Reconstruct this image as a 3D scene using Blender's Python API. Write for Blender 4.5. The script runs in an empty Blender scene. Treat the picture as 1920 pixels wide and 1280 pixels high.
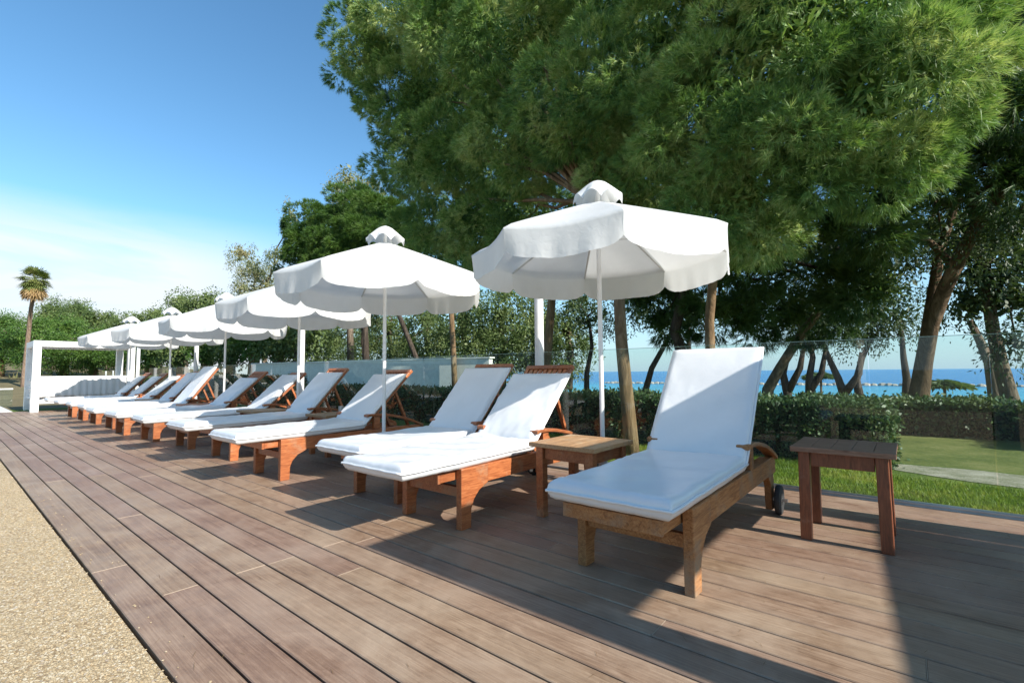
import bpy, math, random
import numpy as np
from mathutils import Vector, Matrix
R = math.radians
rng = np.random.default_rng(7)
random.seed(5)
scn = bpy.context.scene
C = scn.collection

# ------------------------------------------------------------------ camera
CF, CYAW, CPITCH, CROLL = 892.56, .691181, .0645211, -.00847263
_cy, _sy, _cp, _sp = math.cos(CYAW), math.sin(CYAW), math.cos(CPITCH), math.sin(CPITCH)
FW = Vector((-_sy*_cp, _cy*_cp, _sp)); RT = Vector((_cy, _sy, 0)); UP = RT.cross(FW)
_cr, _sr = math.cos(CROLL), math.sin(CROLL)
RT, UP = RT*_cr + UP*_sr, UP*_cr - RT*_sr
cam_d = bpy.data.cameras.new('camera'); cam = bpy.data.objects.new('camera', cam_d); C.objects.link(cam)
cam.matrix_world = Matrix(((RT.x, UP.x, -FW.x, 0), (RT.y, UP.y, -FW.y, 0), (RT.z, UP.z, -FW.z, 1), (0, 0, 0, 1)))
cam_d.sensor_fit = 'HORIZONTAL'; cam_d.sensor_width = 36; cam_d.lens = 36*CF/1920
cam_d.clip_start = .05; cam_d.clip_end = 9000
scn.camera = cam
scn.render.resolution_x, scn.render.resolution_y = 1024, 682

# ------------------------------------------------------------------ light
SUN_EL, SUN_AZ = R(32), R(2.3)          # azimuth measured from +X towards +Y
sd = Vector((math.cos(SUN_EL)*math.cos(SUN_AZ), math.cos(SUN_EL)*math.sin(SUN_AZ), math.sin(SUN_EL)))
ld = bpy.data.lights.new('sun', 'SUN'); ld.energy = 4.8; ld.angle = R(.53); ld.color = (1, .95, .87)
lo = bpy.data.objects.new('sun', ld); C.objects.link(lo); lo.location = sd*50
lo.rotation_euler = sd.to_track_quat('Z', 'Y').to_euler()
w = bpy.data.worlds.new('World'); scn.world = w; w.use_nodes = True
nt = w.node_tree; nt.nodes.clear()
def N(nt, t, **k):
    n = nt.nodes.new(t)
    for a, b in k.items():
        if a.startswith('i_'): n.inputs[a[2:].replace('_', ' ')].default_value = b
        else: setattr(n, a, b)
    return n
sky = N(nt, 'ShaderNodeTexSky', sky_type='NISHITA', sun_disc=False, sun_elevation=SUN_EL, sun_rotation=math.pi/2-SUN_AZ,
        altitude=0, air_density=1.0, dust_density=.35, ozone_density=2.6)
tc = N(nt, 'ShaderNodeTexCoord'); sep = N(nt, 'ShaderNodeSeparateXYZ')
mp = N(nt, 'ShaderNodeMapping'); mp.inputs['Scale'].default_value = (1.2, 1.2, 6)
no = N(nt, 'ShaderNodeTexNoise', i_Scale=1.7, i_Detail=7, i_Roughness=.55, i_Distortion=.6)
cr = N(nt, 'ShaderNodeMapRange', i_From_Min=.20, i_From_Max=.48)
el = N(nt, 'ShaderNodeMapRange', i_From_Min=.275, i_From_Max=.19)      # clouds only low over the horizon
el2 = N(nt, 'ShaderNodeMapRange', i_From_Min=-.84, i_From_Max=-.95)   # and only in the -X quarter
m1 = N(nt, 'ShaderNodeMath', operation='MULTIPLY'); m2 = N(nt, 'ShaderNodeMath', operation='MULTIPLY')
m3 = N(nt, 'ShaderNodeMath', operation='MULTIPLY'); m3.inputs[1].default_value = .95
mx = N(nt, 'ShaderNodeMixRGB'); mx.inputs[2].default_value = (4.9, 5.15, 5.4, 1)
bg = N(nt, 'ShaderNodeBackground', i_Strength=.112); out = N(nt, 'ShaderNodeOutputWorld')
L = nt.links.new
L(tc.outputs['Generated'], mp.inputs[0]); L(mp.outputs[0], no.inputs['Vector']); L(no.outputs['Fac'], cr.inputs[0])
L(tc.outputs['Generated'], sep.inputs[0]); L(sep.outputs[2], el.inputs[0]); L(sep.outputs[0], el2.inputs[0])
L(cr.outputs[0], m1.inputs[0]); L(el.outputs[0], m1.inputs[1]); L(m1.outputs[0], m2.inputs[0]); L(el2.outputs[0], m2.inputs[1])
L(m2.outputs[0], m3.inputs[0]); L(m3.outputs[0], mx.inputs[0]); hs_ = N(nt, 'ShaderNodeHueSaturation', i_Saturation=1.13, i_Value=1.12); hz_ = N(nt, 'ShaderNodeMapRange', i_From_Min=.24, i_From_Max=.0, i_To_Max=.80)
L(sky.outputs[0], hs_.inputs['Color']); L(sep.outputs[2], hz_.inputs[0]); mh_ = N(nt, 'ShaderNodeMixRGB'); mh_.inputs[2].default_value = (2.5, 3.6, 5.0, 1)
tn_ = N(nt, 'ShaderNodeMixRGB', blend_type='MULTIPLY'); tn_.inputs[0].default_value = 1; tn_.inputs[2].default_value = (.90, 1.05, 1.0, 1)
L(hs_.outputs[0], tn_.inputs[1]); L(hz_.outputs[0], mh_.inputs[0]); L(tn_.outputs[0], mh_.inputs[1]); L(mh_.outputs[0], mx.inputs[1])
L(mx.outputs[0], bg.inputs[0]); L(bg.outputs[0], out.inputs[0])
vs = scn.view_settings; vs.view_transform = 'Standard'; vs.look = 'None'; vs.exposure = .80; vs.gamma = 1; vs.use_curve_mapping = False
scn.render.engine = 'CYCLES'
scn.cycles.max_bounces = 8; scn.cycles.transparent_max_bounces = 24; scn.cycles.diffuse_bounces = 4
scn.cycles.caustics_reflective = False; scn.cycles.caustics_refractive = False

# ------------------------------------------------------------------ helpers
def tag(o, label=None, cat=None, group=None, kind=None):
    if label: o['label'] = label
    if cat: o['category'] = cat
    if group: o['group'] = group
    if kind: o['kind'] = kind
    return o
def empty(name, loc, rz=0):
    o = bpy.data.objects.new(name, None); C.objects.link(o); o.location = loc; o.rotation_euler = (0, 0, rz); o.empty_display_size = .2
    return o
def at(px, py, Y):                      # a point of the place seen at (px, py) of the photograph, Y metres towards the sea
    d = FW + RT*((px-960)/CF) + UP*((640-py)/CF)
    k = Y/d.y
    return Vector((d.x*k, Y, 1+d.z*k))
def scale_at(p):                        # photograph pixels per metre at a point
    return CF/((p-Vector((0, 0, 1))).dot(FW))

class MB:
    def __init__(s): s.v = []; s.f = []; s.m = Matrix.Identity(4)
    def add(s, vs_, fs):
        o = len(s.v); s.v += [tuple(s.m @ Vector(v)) for v in vs_]; s.f += [tuple(i+o for i in f) for f in fs]; return s
    def box(s, x0, x1, y0, y1, z0, z1):
        return s.add([(x0, y0, z0), (x1, y0, z0), (x1, y1, z0), (x0, y1, z0), (x0, y0, z1), (x1, y0, z1), (x1, y1, z1), (x0, y1, z1)],
                     [(0, 3, 2, 1), (4, 5, 6, 7), (0, 1, 5, 4), (1, 2, 6, 5), (2, 3, 7, 6), (3, 0, 4, 7)])
    def prism_x(s, pts, x0, x1):        # polygon in (y, z) pushed along x; pts counterclockwise seen from +x
        n = len(pts)
        vs_ = [(x0, y, z) for y, z in pts]+[(x1, y, z) for y, z in pts]
        fs = [tuple(range(n-1, -1, -1)), tuple(range(n, 2*n))]+[(i, (i+1) % n, n+(i+1) % n, n+i) for i in range(n)]
        return s.add(vs_, fs)
    def strip_x(s, top, th, x0, x1):    # a curved plank: top line in (y, z), thickness th
        n = len(top); vs_ = []
        for y, z in top: vs_ += [(x0, y, z-th), (x1, y, z-th), (x1, y, z), (x0, y, z)]
        fs = [(0, 1, 2, 3), tuple(4*(n-1)+i for i in (3, 2, 1, 0))]
        for i in range(n-1):
            for a in range(4):
                b = (a+1) % 4; fs.append((4*i+b, 4*i+a, 4*i+4+a, 4*i+4+b))
        return s.add(vs_, fs)
    def tube(s, pts, rad, n=8, cap=True):
        pts = [Vector(p) for p in pts]
        if not hasattr(rad, '__len__'): rad = [rad]*len(pts)
        o = []; fs = []; pv = None
        for i, p in enumerate(pts):
            t = (pts[min(i+1, len(pts)-1)]-pts[max(i-1, 0)]).normalized()
            if pv is None:
                a = t.orthogonal().normalized()
            else:
                a = (pv - t*pv.dot(t)).normalized()
            pv = a; b = t.cross(a)
            for k in range(n):
                th = 2*math.pi*k/n; o.append(p+(a*math.cos(th)+b*math.sin(th))*rad[i])
        for i in range(len(pts)-1):
            for k in range(n):
                fs.append((i*n+k, i*n+(k+1) % n, (i+1)*n+(k+1) % n, (i+1)*n+k))
        if cap: fs += [tuple(range(n-1, -1, -1)), tuple((len(pts)-1)*n+k for k in range(n))]
        return s.add(o, fs)
    def lathe(s, prof, n=24, axis='z', c=(0, 0, 0)):
        vs_ = []; fs = []
        for r, h in prof:
            for k in range(n):
                t = 2*math.pi*k/n; a, b = r*math.cos(t), r*math.sin(t)
                vs_.append((c[0]+a, c[1]+b, c[2]+h) if axis == 'z' else (c[0]+h, c[1]+a, c[2]+b))
        for i in range(len(prof)-1):
            for k in range(n): fs.append((i*n+k, i*n+(k+1) % n, (i+1)*n+(k+1) % n, (i+1)*n+k))
        fs += [tuple(range(n-1, -1, -1)), tuple((len(prof)-1)*n+k for k in range(n))]
        return s.add(vs_, fs)
    def grid(s, P):                     # P[i][j] points
        n, m = len(P), len(P[0])
        return s.add([p for r_ in P for p in r_], [(i*m+j, i*m+j+1, (i+1)*m+j+1, (i+1)*m+j) for i in range(n-1) for j in range(m-1)])
    def build(s, name, mat, parent=None, bevel=0, smooth=False, loc=None, solid=0):
        me = bpy.data.meshes.new(name); me.from_pydata(s.v, [], s.f); me.update()
        if smooth: me.shade_smooth()
        me.materials.append(mat)
        o = bpy.data.objects.new(name, me); C.objects.link(o)
        if parent: o.parent = parent
        if loc is not None: o.location = loc
        if solid:
            q = o.modifiers.new('s', 'SOLIDIFY'); q.thickness = solid; q.offset = 0
        if bevel:
            q = o.modifiers.new('b', 'BEVEL'); q.width = bevel; q.segments = 2; q.limit_method = 'ANGLE'; q.angle_limit = R(35)
        return o
def np_mesh(name, V, F, mat, parent=None, k=3, smooth=False):
    me = bpy.data.meshes.new(name); V = np.asarray(V, np.float32); F = np.asarray(F, np.int32)
    me.vertices.add(len(V)); me.vertices.foreach_set('co', V.ravel())
    me.loops.add(F.size); me.loops.foreach_set('vertex_index', F.ravel())
    me.polygons.add(len(F)); me.polygons.foreach_set('loop_start', np.arange(len(F), dtype=np.int32)*k)
    me.update(calc_edges=True)
    if smooth: me.shade_smooth()
    else: me.shade_flat()
    me.materials.append(mat)
    o = bpy.data.objects.new(name, me); C.objects.link(o)
    if parent: o.parent = parent
    return o

# ------------------------------------------------------------------ materials
def newmat(name):
    m = bpy.data.materials.new(name); m.use_nodes = True; nt = m.node_tree
    p = nt.nodes['Principled BSDF']; return m, nt, p
def ramp(nt, fac, stops):
    r = N(nt, 'ShaderNodeValToRGB'); e = r.color_ramp.elements
    while len(e) < len(stops): e.new(.5)
    for q, (pos, col) in zip(e, stops): q.position = pos; q.color = (*col, 1)
    nt.links.new(fac, r.inputs[0]); return r
def coords(nt, scale, kind='Object', rot=(0, 0, 0)):
    t = N(nt, 'ShaderNodeTexCoord'); m = N(nt, 'ShaderNodeMapping'); m.inputs['Scale'].default_value = scale; m.inputs['Rotation'].default_value = rot
    nt.links.new(t.outputs[kind], m.inputs[0]); return m.outputs[0]
def noise(nt, vec, sc, det=4, ro=.6, dist=0):
    n = N(nt, 'ShaderNodeTexNoise', i_Scale=sc, i_Detail=det, i_Roughness=ro, i_Distortion=dist); nt.links.new(vec, n.inputs['Vector']); return n.outputs['Fac']
def bump(nt, h, p, st=.3, d=.01):
    b = N(nt, 'ShaderNodeBump'); b.inputs['Strength'].default_value = st; b.inputs['Distance'].default_value = d
    nt.links.new(h, b.inputs['Height']); nt.links.new(b.outputs[0], p.inputs['Normal'])
def mixc(nt, f, a, b, mode='MIX'):
    m = N(nt, 'ShaderNodeMixRGB', blend_type=mode)
    for i, x in enumerate((f, a, b)):
        if isinstance(x, (int, float)): m.inputs[i].default_value = x
        elif isinstance(x, tuple): m.inputs[i].default_value = (*x, 1)
        else: nt.links.new(x, m.inputs[i])
    return m.outputs[0]
def mathn(nt, op, a, b=None, c=None):
    m = N(nt, 'ShaderNodeMath', operation=op)
    for i, x in enumerate((a, b, c)):
        if x is None: continue
        if isinstance(x, (int, float)): m.inputs[i].default_value = x
        else: nt.links.new(x, m.inputs[i])
    return m.outputs[0]
def mapr(nt, v, a, b, c=0, d=1):
    m = N(nt, 'ShaderNodeMapRange', i_From_Min=a, i_From_Max=b, i_To_Min=c, i_To_Max=d); nt.links.new(v, m.inputs[0]); return m.outputs[0]
def wood(name, dark, mid, light, worn, wornamt, axis='y', rough=.5, spec=.5, coat=0):
    m, nt, p = newmat(name)
    sc = {'y': (9, .9, 9), 'x': (.9, 9, 9), 'z': (9, 9, .9)}[axis]
    oi = N(nt, 'ShaderNodeObjectInfo')
    t = N(nt, 'ShaderNodeTexCoord'); ad = N(nt, 'ShaderNodeVectorMath', operation='ADD'); nt.links.new(t.outputs['Object'], ad.inputs[0])
    sx = mathn(nt, 'MULTIPLY', oi.outputs['Random'], 30.); cb = N(nt, 'ShaderNodeCombineXYZ')
    for i in range(3): nt.links.new(sx, cb.inputs[i])
    nt.links.new(cb.outputs[0], ad.inputs[1])
    mp = N(nt, 'ShaderNodeMapping'); mp.inputs['Scale'].default_value = sc; nt.links.new(ad.outputs[0], mp.inputs[0])
    g = noise(nt, mp.outputs[0], 6, 6, .65, 1.4)
    g2 = noise(nt, mp.outputs[0], 34, 3, .6)
    gg = mathn(nt, 'ADD', mathn(nt, 'MULTIPLY', g, .75), mathn(nt, 'MULTIPLY', g2, .25))
    c = ramp(nt, gg, [(.34, dark), (.5, mid), (.68, light)]).outputs[0]
    wn = noise(nt, ad.outputs[0], 4.5, 6, .7, .5)
    wf = mapr(nt, wn, .62-wornamt*.35, .80-wornamt*.35)
    c = mixc(nt, wf, c, worn)
    hs = N(nt, 'ShaderNodeHueSaturation'); nt.links.new(c, hs.inputs['Color'])
    nt.links.new(mathn(nt, 'ADD', mathn(nt, 'MULTIPLY', oi.outputs['Random'], .35), .83), hs.inputs['Value'])
    nt.links.new(hs.outputs[0], p.inputs['Base Color'])
    nt.links.new(mathn(nt, 'ADD', mathn(nt, 'MULTIPLY', wf, .25), rough), p.inputs['Roughness'])
    p.inputs['Specular IOR Level'].default_value = spec
    if coat: p.inputs['Coat Weight'].default_value = coat; p.inputs['Coat Roughness'].default_value = .25
    bump(nt, gg, p, .35, .004)
    return m
M = {}
M['teak'] = wood('oiled teak', (.17, .045, .014), (.33, .100, .033), (.48, .18, .065), (.32, .18, .10), .2, 'y', .42, .5, .15)
M['teak_old'] = wood('weathered teak', (.15, .055, .018), (.30, .13, .045), (.43, .22, .09), (.24, .17, .11), .30, 'y', .6, .35)
M['teak_x'] = wood('table teak', (.16, .045, .016), (.30, .095, .032), (.42, .17, .06), (.34, .21, .12), .2, 'y', .5, .4)
M['teak_dark'] = wood('dark table teak', (.10, .030, .012), (.19, .055, .022), (.26, .085, .035), (.25, .15, .10), .15, 'z', .4, .5, .1)
M['teak_grey'] = wood('greyed table top', (.13, .062, .036), (.21, .112, .068), (.30, .18, .115), (.32, .22, .16), .25, 'x', .5, .4)
M['teak_pale'] = wood('sun bleached table top', (.25, .125, .05), (.38, .21, .095), (.48, .30, .15), (.44, .33, .21), .3, 'y', .5, .4)
def plain(name, col, rough=.5, metal=0, spec=.5, bumps=None):
    m, nt, p = newmat(name); v = coords(nt, (1, 1, 1))
    n = noise(nt, v, 7, 5)
    c = mixc(nt, mapr(nt, n, .35, .7), tuple(x*.86 for x in col), col)
    nt.links.new(c, p.inputs['Base Color']); p.inputs['Roughness'].default_value = rough
    p.inputs['Metallic'].default_value = metal; p.inputs['Specular IOR Level'].default_value = spec
    if bumps: bump(nt, noise(nt, v, bumps[0], 4), p, bumps[1], .01)
    return m
def fabric(name, col, rough, trans, wr=(14, .25), spec=.4):
    m, nt, p = newmat(name)
    v = coords(nt, (1, 1, 1))
    n = noise(nt, v, 3.5, 5)
    c = mixc(nt, mapr(nt, n, .35, .7), tuple(x*.93 for x in col), col)
    nt.links.new(c, p.inputs['Base Color']); p.inputs['Roughness'].default_value = rough; p.inputs['Specular IOR Level'].default_value = spec
    bump(nt, mathn(nt, 'ADD', noise(nt, v, wr[0], 3, .5, .8), mathn(nt, 'MULTIPLY', noise(nt, v, 260, 2), .03)), p, wr[1], .012)
    if trans:
        t = N(nt, 'ShaderNodeBsdfTranslucent'); nt.links.new(c, t.inputs[0]); mx = N(nt, 'ShaderNodeMixShader'); mx.inputs[0].default_value = trans
        nt.links.new(p.outputs[0], mx.inputs[1]); nt.links.new(t.outputs[0], mx.inputs[2]); nt.links.new(mx.outputs[0], nt.nodes['Material Output'].inputs[0])
    return m
M['vinyl'] = fabric('white vinyl cushion', (.74, .745, .75), .30, 0, (6, .22), .5)
M['canvas'] = fabric('white umbrella canvas', (.83, .83, .81), .8, .38, (16, .22), .2)
M['curtain'] = fabric('white cabana cloth', (.82, .82, .80), .8, .15, (10, .3), .2)
M['white_paint'] = plain('white painted metal', (.80, .80, .79), .35)
M['pole_white'] = plain('white umbrella pole', (.78, .78, .77), .3)
M['rubber'] = plain('black rubber', (.03, .03, .03), .8)
M['rib'] = plain('umbrella rib', (.62, .62, .60), .4)
M['base'] = plain('concrete umbrella base', (.4, .39, .37), .8, bumps=(60, .3))
M['metal'] = plain('steel', (.55, .55, .55), .35, .9)
def bark(name, a, b, sc=6):
    m, nt, p = newmat(name); v = coords(nt, (1, 1, .25)); n = noise(nt, v, sc, 7, .7, 1.2)
    c = ramp(nt, n, [(.33, tuple(x*.5 for x in a)), (.5, a), (.66, b)]).outputs[0]
    nt.links.new(c, p.inputs['Base Color']); p.inputs['Roughness'].default_value = .9; p.inputs['Specular IOR Level'].default_value = .2
    bump(nt, n, p, .9, .05); return m
M['bark_pine'] = bark('pine bark', (.20, .13, .07), (.34, .25, .15))
M['bark_brown'] = bark('brown bark', (.12, .078, .045), (.235, .16, .10))
M['bark_grey'] = bark('grey bark', (.16, .12, .085), (.30, .24, .18))
M['bark_dark'] = bark('dark bark', (.055, .042, .032), (.11, .085, .065))
M['bark_palm'] = bark('palm bark', (.26, .18, .13), (.40, .30, .22), 14)
def leafmat(name, a, b, c3, tr=.35, sc=1.3, rough=.5):
    m, nt, p = newmat(name); v = coords(nt, (1, 1, 1)); n1 = noise(nt, v, sc, 3); n2 = noise(nt, v, sc*16, 2)
    f = mathn(nt, 'ADD', mathn(nt, 'MULTIPLY', n1, .6), mathn(nt, 'MULTIPLY', n2, .4))
    c = ramp(nt, f, [(.36, a), (.5, b), (.64, c3)]).outputs[0]
    nt.links.new(c, p.inputs['Base Color']); p.inputs['Roughness'].default_value = rough; p.inputs['Specular IOR Level'].default_value = .35
    t = N(nt, 'ShaderNodeBsdfTranslucent'); nt.links.new(mixc(nt, 1., c, (1.0, 1.0, .55), 'MULTIPLY'), t.inputs[0])
    mx = N(nt, 'ShaderNodeMixShader'); mx.inputs[0].default_value = tr
    nt.links.new(p.outputs[0], mx.inputs[1]); nt.links.new(t.outputs[0], mx.inputs[2]); nt.links.new(mx.outputs[0], nt.nodes['Material Output'].inputs[0])
    return m
M['needles'] = leafmat('pine needles', (.06, .155, .05), (.22, .36, .095), (.60, .66, .29), .32, .9)
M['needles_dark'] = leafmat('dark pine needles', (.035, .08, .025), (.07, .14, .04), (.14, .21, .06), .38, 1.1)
M['needles_far'] = leafmat('far pine foliage', (.035, .09, .018), (.085, .17, .03), (.17, .26, .055), .3, .6)
M['olive'] = leafmat('olive green leaves', (.05, .09, .03), (.13, .19, .06), (.26, .31, .12), .35, .8)
M['gum'] = leafmat('gum tree leaves', (.11, .15, .06), (.24, .26, .12), (.42, .33, .18), .35, .8)
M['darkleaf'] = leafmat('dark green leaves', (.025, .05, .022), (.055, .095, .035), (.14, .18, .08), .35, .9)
M['hedgeleaf'] = leafmat('glossy hedge leaves', (.03, .065, .025), (.065, .115, .04), (.17, .20, .08), .25, 2.5, .45)
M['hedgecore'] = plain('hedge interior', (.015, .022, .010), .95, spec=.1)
M['palmleaf'] = leafmat('palm fronds', (.08, .13, .03), (.19, .24, .07), (.36, .34, .13), .4, 2)
M['drypalm'] = leafmat('dead palm fronds', (.26, .15, .06), (.38, .25, .11), (.5, .36, .18), .2, 2)
M['grassblade'] = leafmat('grass blades', (.09, .15, .02), (.19, .28, .035), (.36, .37, .08), .45, 1.2)

def deck_mat():
    m, nt, p = newmat('composite deck boards')
    t = N(nt, 'ShaderNodeTexCoord'); s = N(nt, 'ShaderNodeSeparateXYZ'); nt.links.new(t.outputs['Object'], s.inputs[0])
    row = mathn(nt, 'FLOOR', mathn(nt, 'DIVIDE', mathn(nt, 'SUBTRACT', s.outputs[1], DY0), DW))
    at_ = N(nt, 'ShaderNodeAttribute', attribute_name='board'); rnd = at_.outputs['Fac']
    cb = N(nt, 'ShaderNodeCombineXYZ'); nt.links.new(mathn(nt, 'ADD', s.outputs[0], mathn(nt, 'MULTIPLY', rnd, 5.7)), cb.inputs[0])
    nt.links.new(s.outputs[1], cb.inputs[1]); nt.links.new(mathn(nt, 'MULTIPLY', rnd, 31.), cb.inputs[2])
    m1 = N(nt, 'ShaderNodeMapping'); m1.inputs['Scale'].default_value = (1.1, 60, 1); nt.links.new(cb.outputs[0], m1.inputs[0])
    grain = noise(nt, m1.outputs[0], 2.2, 6, .72, .35)
    m2 = N(nt, 'ShaderNodeMapping'); m2.inputs['Scale'].default_value = (5, 9, 1); nt.links.new(cb.outputs[0], m2.inputs[0])
    blot = noise(nt, m2.outputs[0], 1.6, 6, .65, .8)
    stain = noise(nt, t.outputs['Object'], 1.5, 6, .65, .6)
    c = ramp(nt, mathn(nt, 'ADD', mathn(nt, 'MULTIPLY', grain, .62), mathn(nt, 'MULTIPLY', blot, .38)),
             [(.34, (.140, .080, .050)), (.5, (.238, .150, .098)), (.66, (.36, .245, .168))]).outputs[0]
    c = mixc(nt, mapr(nt, stain, .42, .70, 0, .6), c, (.40, .30, .22))
    fine = noise(nt, t.outputs['Object'], 130, 3, .7)
    c = mixc(nt, mapr(nt, fine, .58, .8, 0, .3), c, (.40, .33, .27))
    hs = N(nt, 'ShaderNodeHueSaturation'); nt.links.new(c, hs.inputs['Color'])
    nt.links.new(mathn(nt, 'ADD', mathn(nt, 'MULTIPLY', rnd, .15), .94), hs.inputs['Value'])
    nt.links.new(mathn(nt, 'ADD', mathn(nt, 'MULTIPLY', rnd, .016), .492), hs.inputs['Hue'])
    nt.links.new(mixc(nt, mathn(nt, 'GREATER_THAN', at_.outputs['Fac'], 1.5), hs.outputs[0], (.40, .31, .23)), p.inputs['Base Color'])
    nt.links.new(mapr(nt, blot, .3, .7, .40, .60), p.inputs['Roughness'])
    p.inputs['Specular IOR Level'].default_value = .35
    bump(nt, mathn(nt, 'ADD', grain, mathn(nt, 'MULTIPLY', fine, .4)), p, .35, .003)
    return m
def pebble_mat():
    m, nt, p = newmat('washed aggregate paving')
    t = N(nt, 'ShaderNodeTexCoord')
    v = N(nt, 'ShaderNodeTexVoronoi', i_Scale=120, i_Randomness=1); nt.links.new(t.outputs['Object'], v.inputs['Vector'])
    h = N(nt, 'ShaderNodeSeparateColor'); nt.links.new(v.outputs['Color'], h.inputs[0])
    c = ramp(nt, h.outputs[0], [(0., (.20, .125, .06)), (.22, (.42, .29, .15)), (.55, (.56, .42, .24)), (.80, (.66, .52, .33)), (.93, (.80, .70, .52)), (1, (.42, .33, .27))]).outputs[0]
    v2 = N(nt, 'ShaderNodeTexVoronoi', i_Scale=120, feature='DISTANCE_TO_EDGE'); nt.links.new(t.outputs['Object'], v2.inputs['Vector'])
    ed = mapr(nt, v2.outputs['Distance'], .0, .12)
    c = mixc(nt, ed, (.38, .29, .18), c)
    big = noise(nt, t.outputs['Object'], 2.2, 5, .65)
    c = mixc(nt, mapr(nt, big, .35, .7, 0, .4), c, (.50, .38, .22))
    nt.links.new(c, p.inputs['Base Color']); p.inputs['Roughness'].default_value = .7; p.inputs['Specular IOR Level'].default_value = .3
    bump(nt, mathn(nt, 'ADD', ed, mathn(nt, 'MULTIPLY', h.outputs[1], .8)), p, .7, .005)
    return m
def lawn_mat():
    m, nt, p = newmat('lawn'); t = N(nt, 'ShaderNodeTexCoord')
    a = noise(nt, t.outputs['Object'], .8, 5, .65); b = noise(nt, t.outputs['Object'], 45, 4, .7)
    c = ramp(nt, mathn(nt, 'ADD', mathn(nt, 'MULTIPLY', a, .5), mathn(nt, 'MULTIPLY', b, .5)), [(.36, (.06, .10, .018)), (.5, (.12, .18, .030)), (.62, (.21, .21, .06)), (.72, (.28, .22, .11))]).outputs[0]
    nt.links.new(c, p.inputs['Base Color']); p.inputs['Roughness'].default_value = .95; p.inputs['Specular IOR Level'].default_value = .15
    bump(nt, b, p, 1, .03); return m
def dirt_mat(name, a, b, c3, sc=3):
    m, nt, p = newmat(name); t = N(nt, 'ShaderNodeTexCoord')
    n = mathn(nt, 'ADD', mathn(nt, 'MULTIPLY', noise(nt, t.outputs['Object'], sc, 6, .7), .6), mathn(nt, 'MULTIPLY', noise(nt, t.outputs['Object'], sc*20, 3), .4))
    c = ramp(nt, n, [(.35, a), (.5, b), (.65, c3)]).outputs[0]
    nt.links.new(c, p.inputs['Base Color']); p.inputs['Roughness'].default_value = .95; p.inputs['Specular IOR Level'].default_value = .15
    bump(nt, n, p, .8, .02); return m
def sea_mat():
    m, nt, p = newmat('sea water'); t = N(nt, 'ShaderNodeTexCoord'); s = N(nt, 'ShaderNodeSeparateXYZ'); nt.links.new(t.outputs['Object'], s.inputs[0])
    mp = N(nt, 'ShaderNodeMapping'); mp.inputs['Scale'].default_value = (.5, 1, 1); nt.links.new(t.outputs['Object'], mp.inputs[0])
    big = noise(nt, mp.outputs[0], .02, 5, .6)
    far = mapr(nt, mathn(nt, 'ADD', s.outputs[1], mathn(nt, 'MULTIPLY', big, 60.)), 70, 190)
    c = mixc(nt, far, (.03, .42, .52), (.008, .16, .42))
    wv = noise(nt, mp.outputs[0], .35, 6, .68, .6)
    wc = mapr(nt, noise(nt, mp.outputs[0], .16, 7, .75, .4), .66, .72, 0, .8)
    c = mixc(nt, wc, c, (.75, .8, .82))
    nt.links.new(c, p.inputs['Base Color']); p.inputs['Roughness'].default_value = .22; p.inputs['IOR'].default_value = 1.33
    bump(nt, mathn(nt, 'ADD', wv, mathn(nt, 'MULTIPLY', noise(nt, mp.outputs[0], 2.2, 4), .25)), p, 1, .9); return m
def glass_mat():
    m, nt, p = newmat('clear balustrade glass'); nt.nodes.remove(p)
    tr = N(nt, 'ShaderNodeBsdfTransparent'); tr.inputs[0].default_value = (.90, .95, .925, 1)
    gl = N(nt, 'ShaderNodeBsdfGlossy'); gl.inputs['Roughness'].default_value = .0; gl.inputs[0].default_value = (1, 1, 1, 1)
    fr = N(nt, 'ShaderNodeFresnel', i_IOR=1.5); ge = N(nt, 'ShaderNodeNewGeometry')
    f = mathn(nt, 'MULTIPLY', fr.outputs[0], mathn(nt, 'SUBTRACT', 1., ge.outputs['Backfacing']))
    df = N(nt, 'ShaderNodeBsdfDiffuse'); df.inputs[0].default_value = (.6, .7, .66, 1)
    mx = N(nt, 'ShaderNodeMixShader'); nt.links.new(f, mx.inputs[0]); nt.links.new(tr.outputs[0], mx.inputs[1]); nt.links.new(gl.outputs[0], mx.inputs[2])
    m2 = N(nt, 'ShaderNodeMixShader'); m2.inputs[0].default_value = .012; nt.links.new(mx.outputs[0], m2.inputs[1]); nt.links.new(df.outputs[0], m2.inputs[2])
    nt.links.new(m2.outputs[0], nt.nodes['Material Output'].inputs[0]); return m
M['glass'] = glass_mat()
M['glass_edge'] = plain('polished glass edge', (.35, .50, .42), .2)

# ------------------------------------------------------------------ ground, deck, sea
DY0, DW, DY1 = .5502, .15323, 4.60
DX0, DX1 = -19.6, 6.0
def sheet(name, pts, z, mat, kind='structure'):
    b = MB(); b.add([(x, y, z) for x, y in pts], [tuple(range(len(pts)))]); o = b.build(name, mat); o['kind'] = kind; return o
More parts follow.
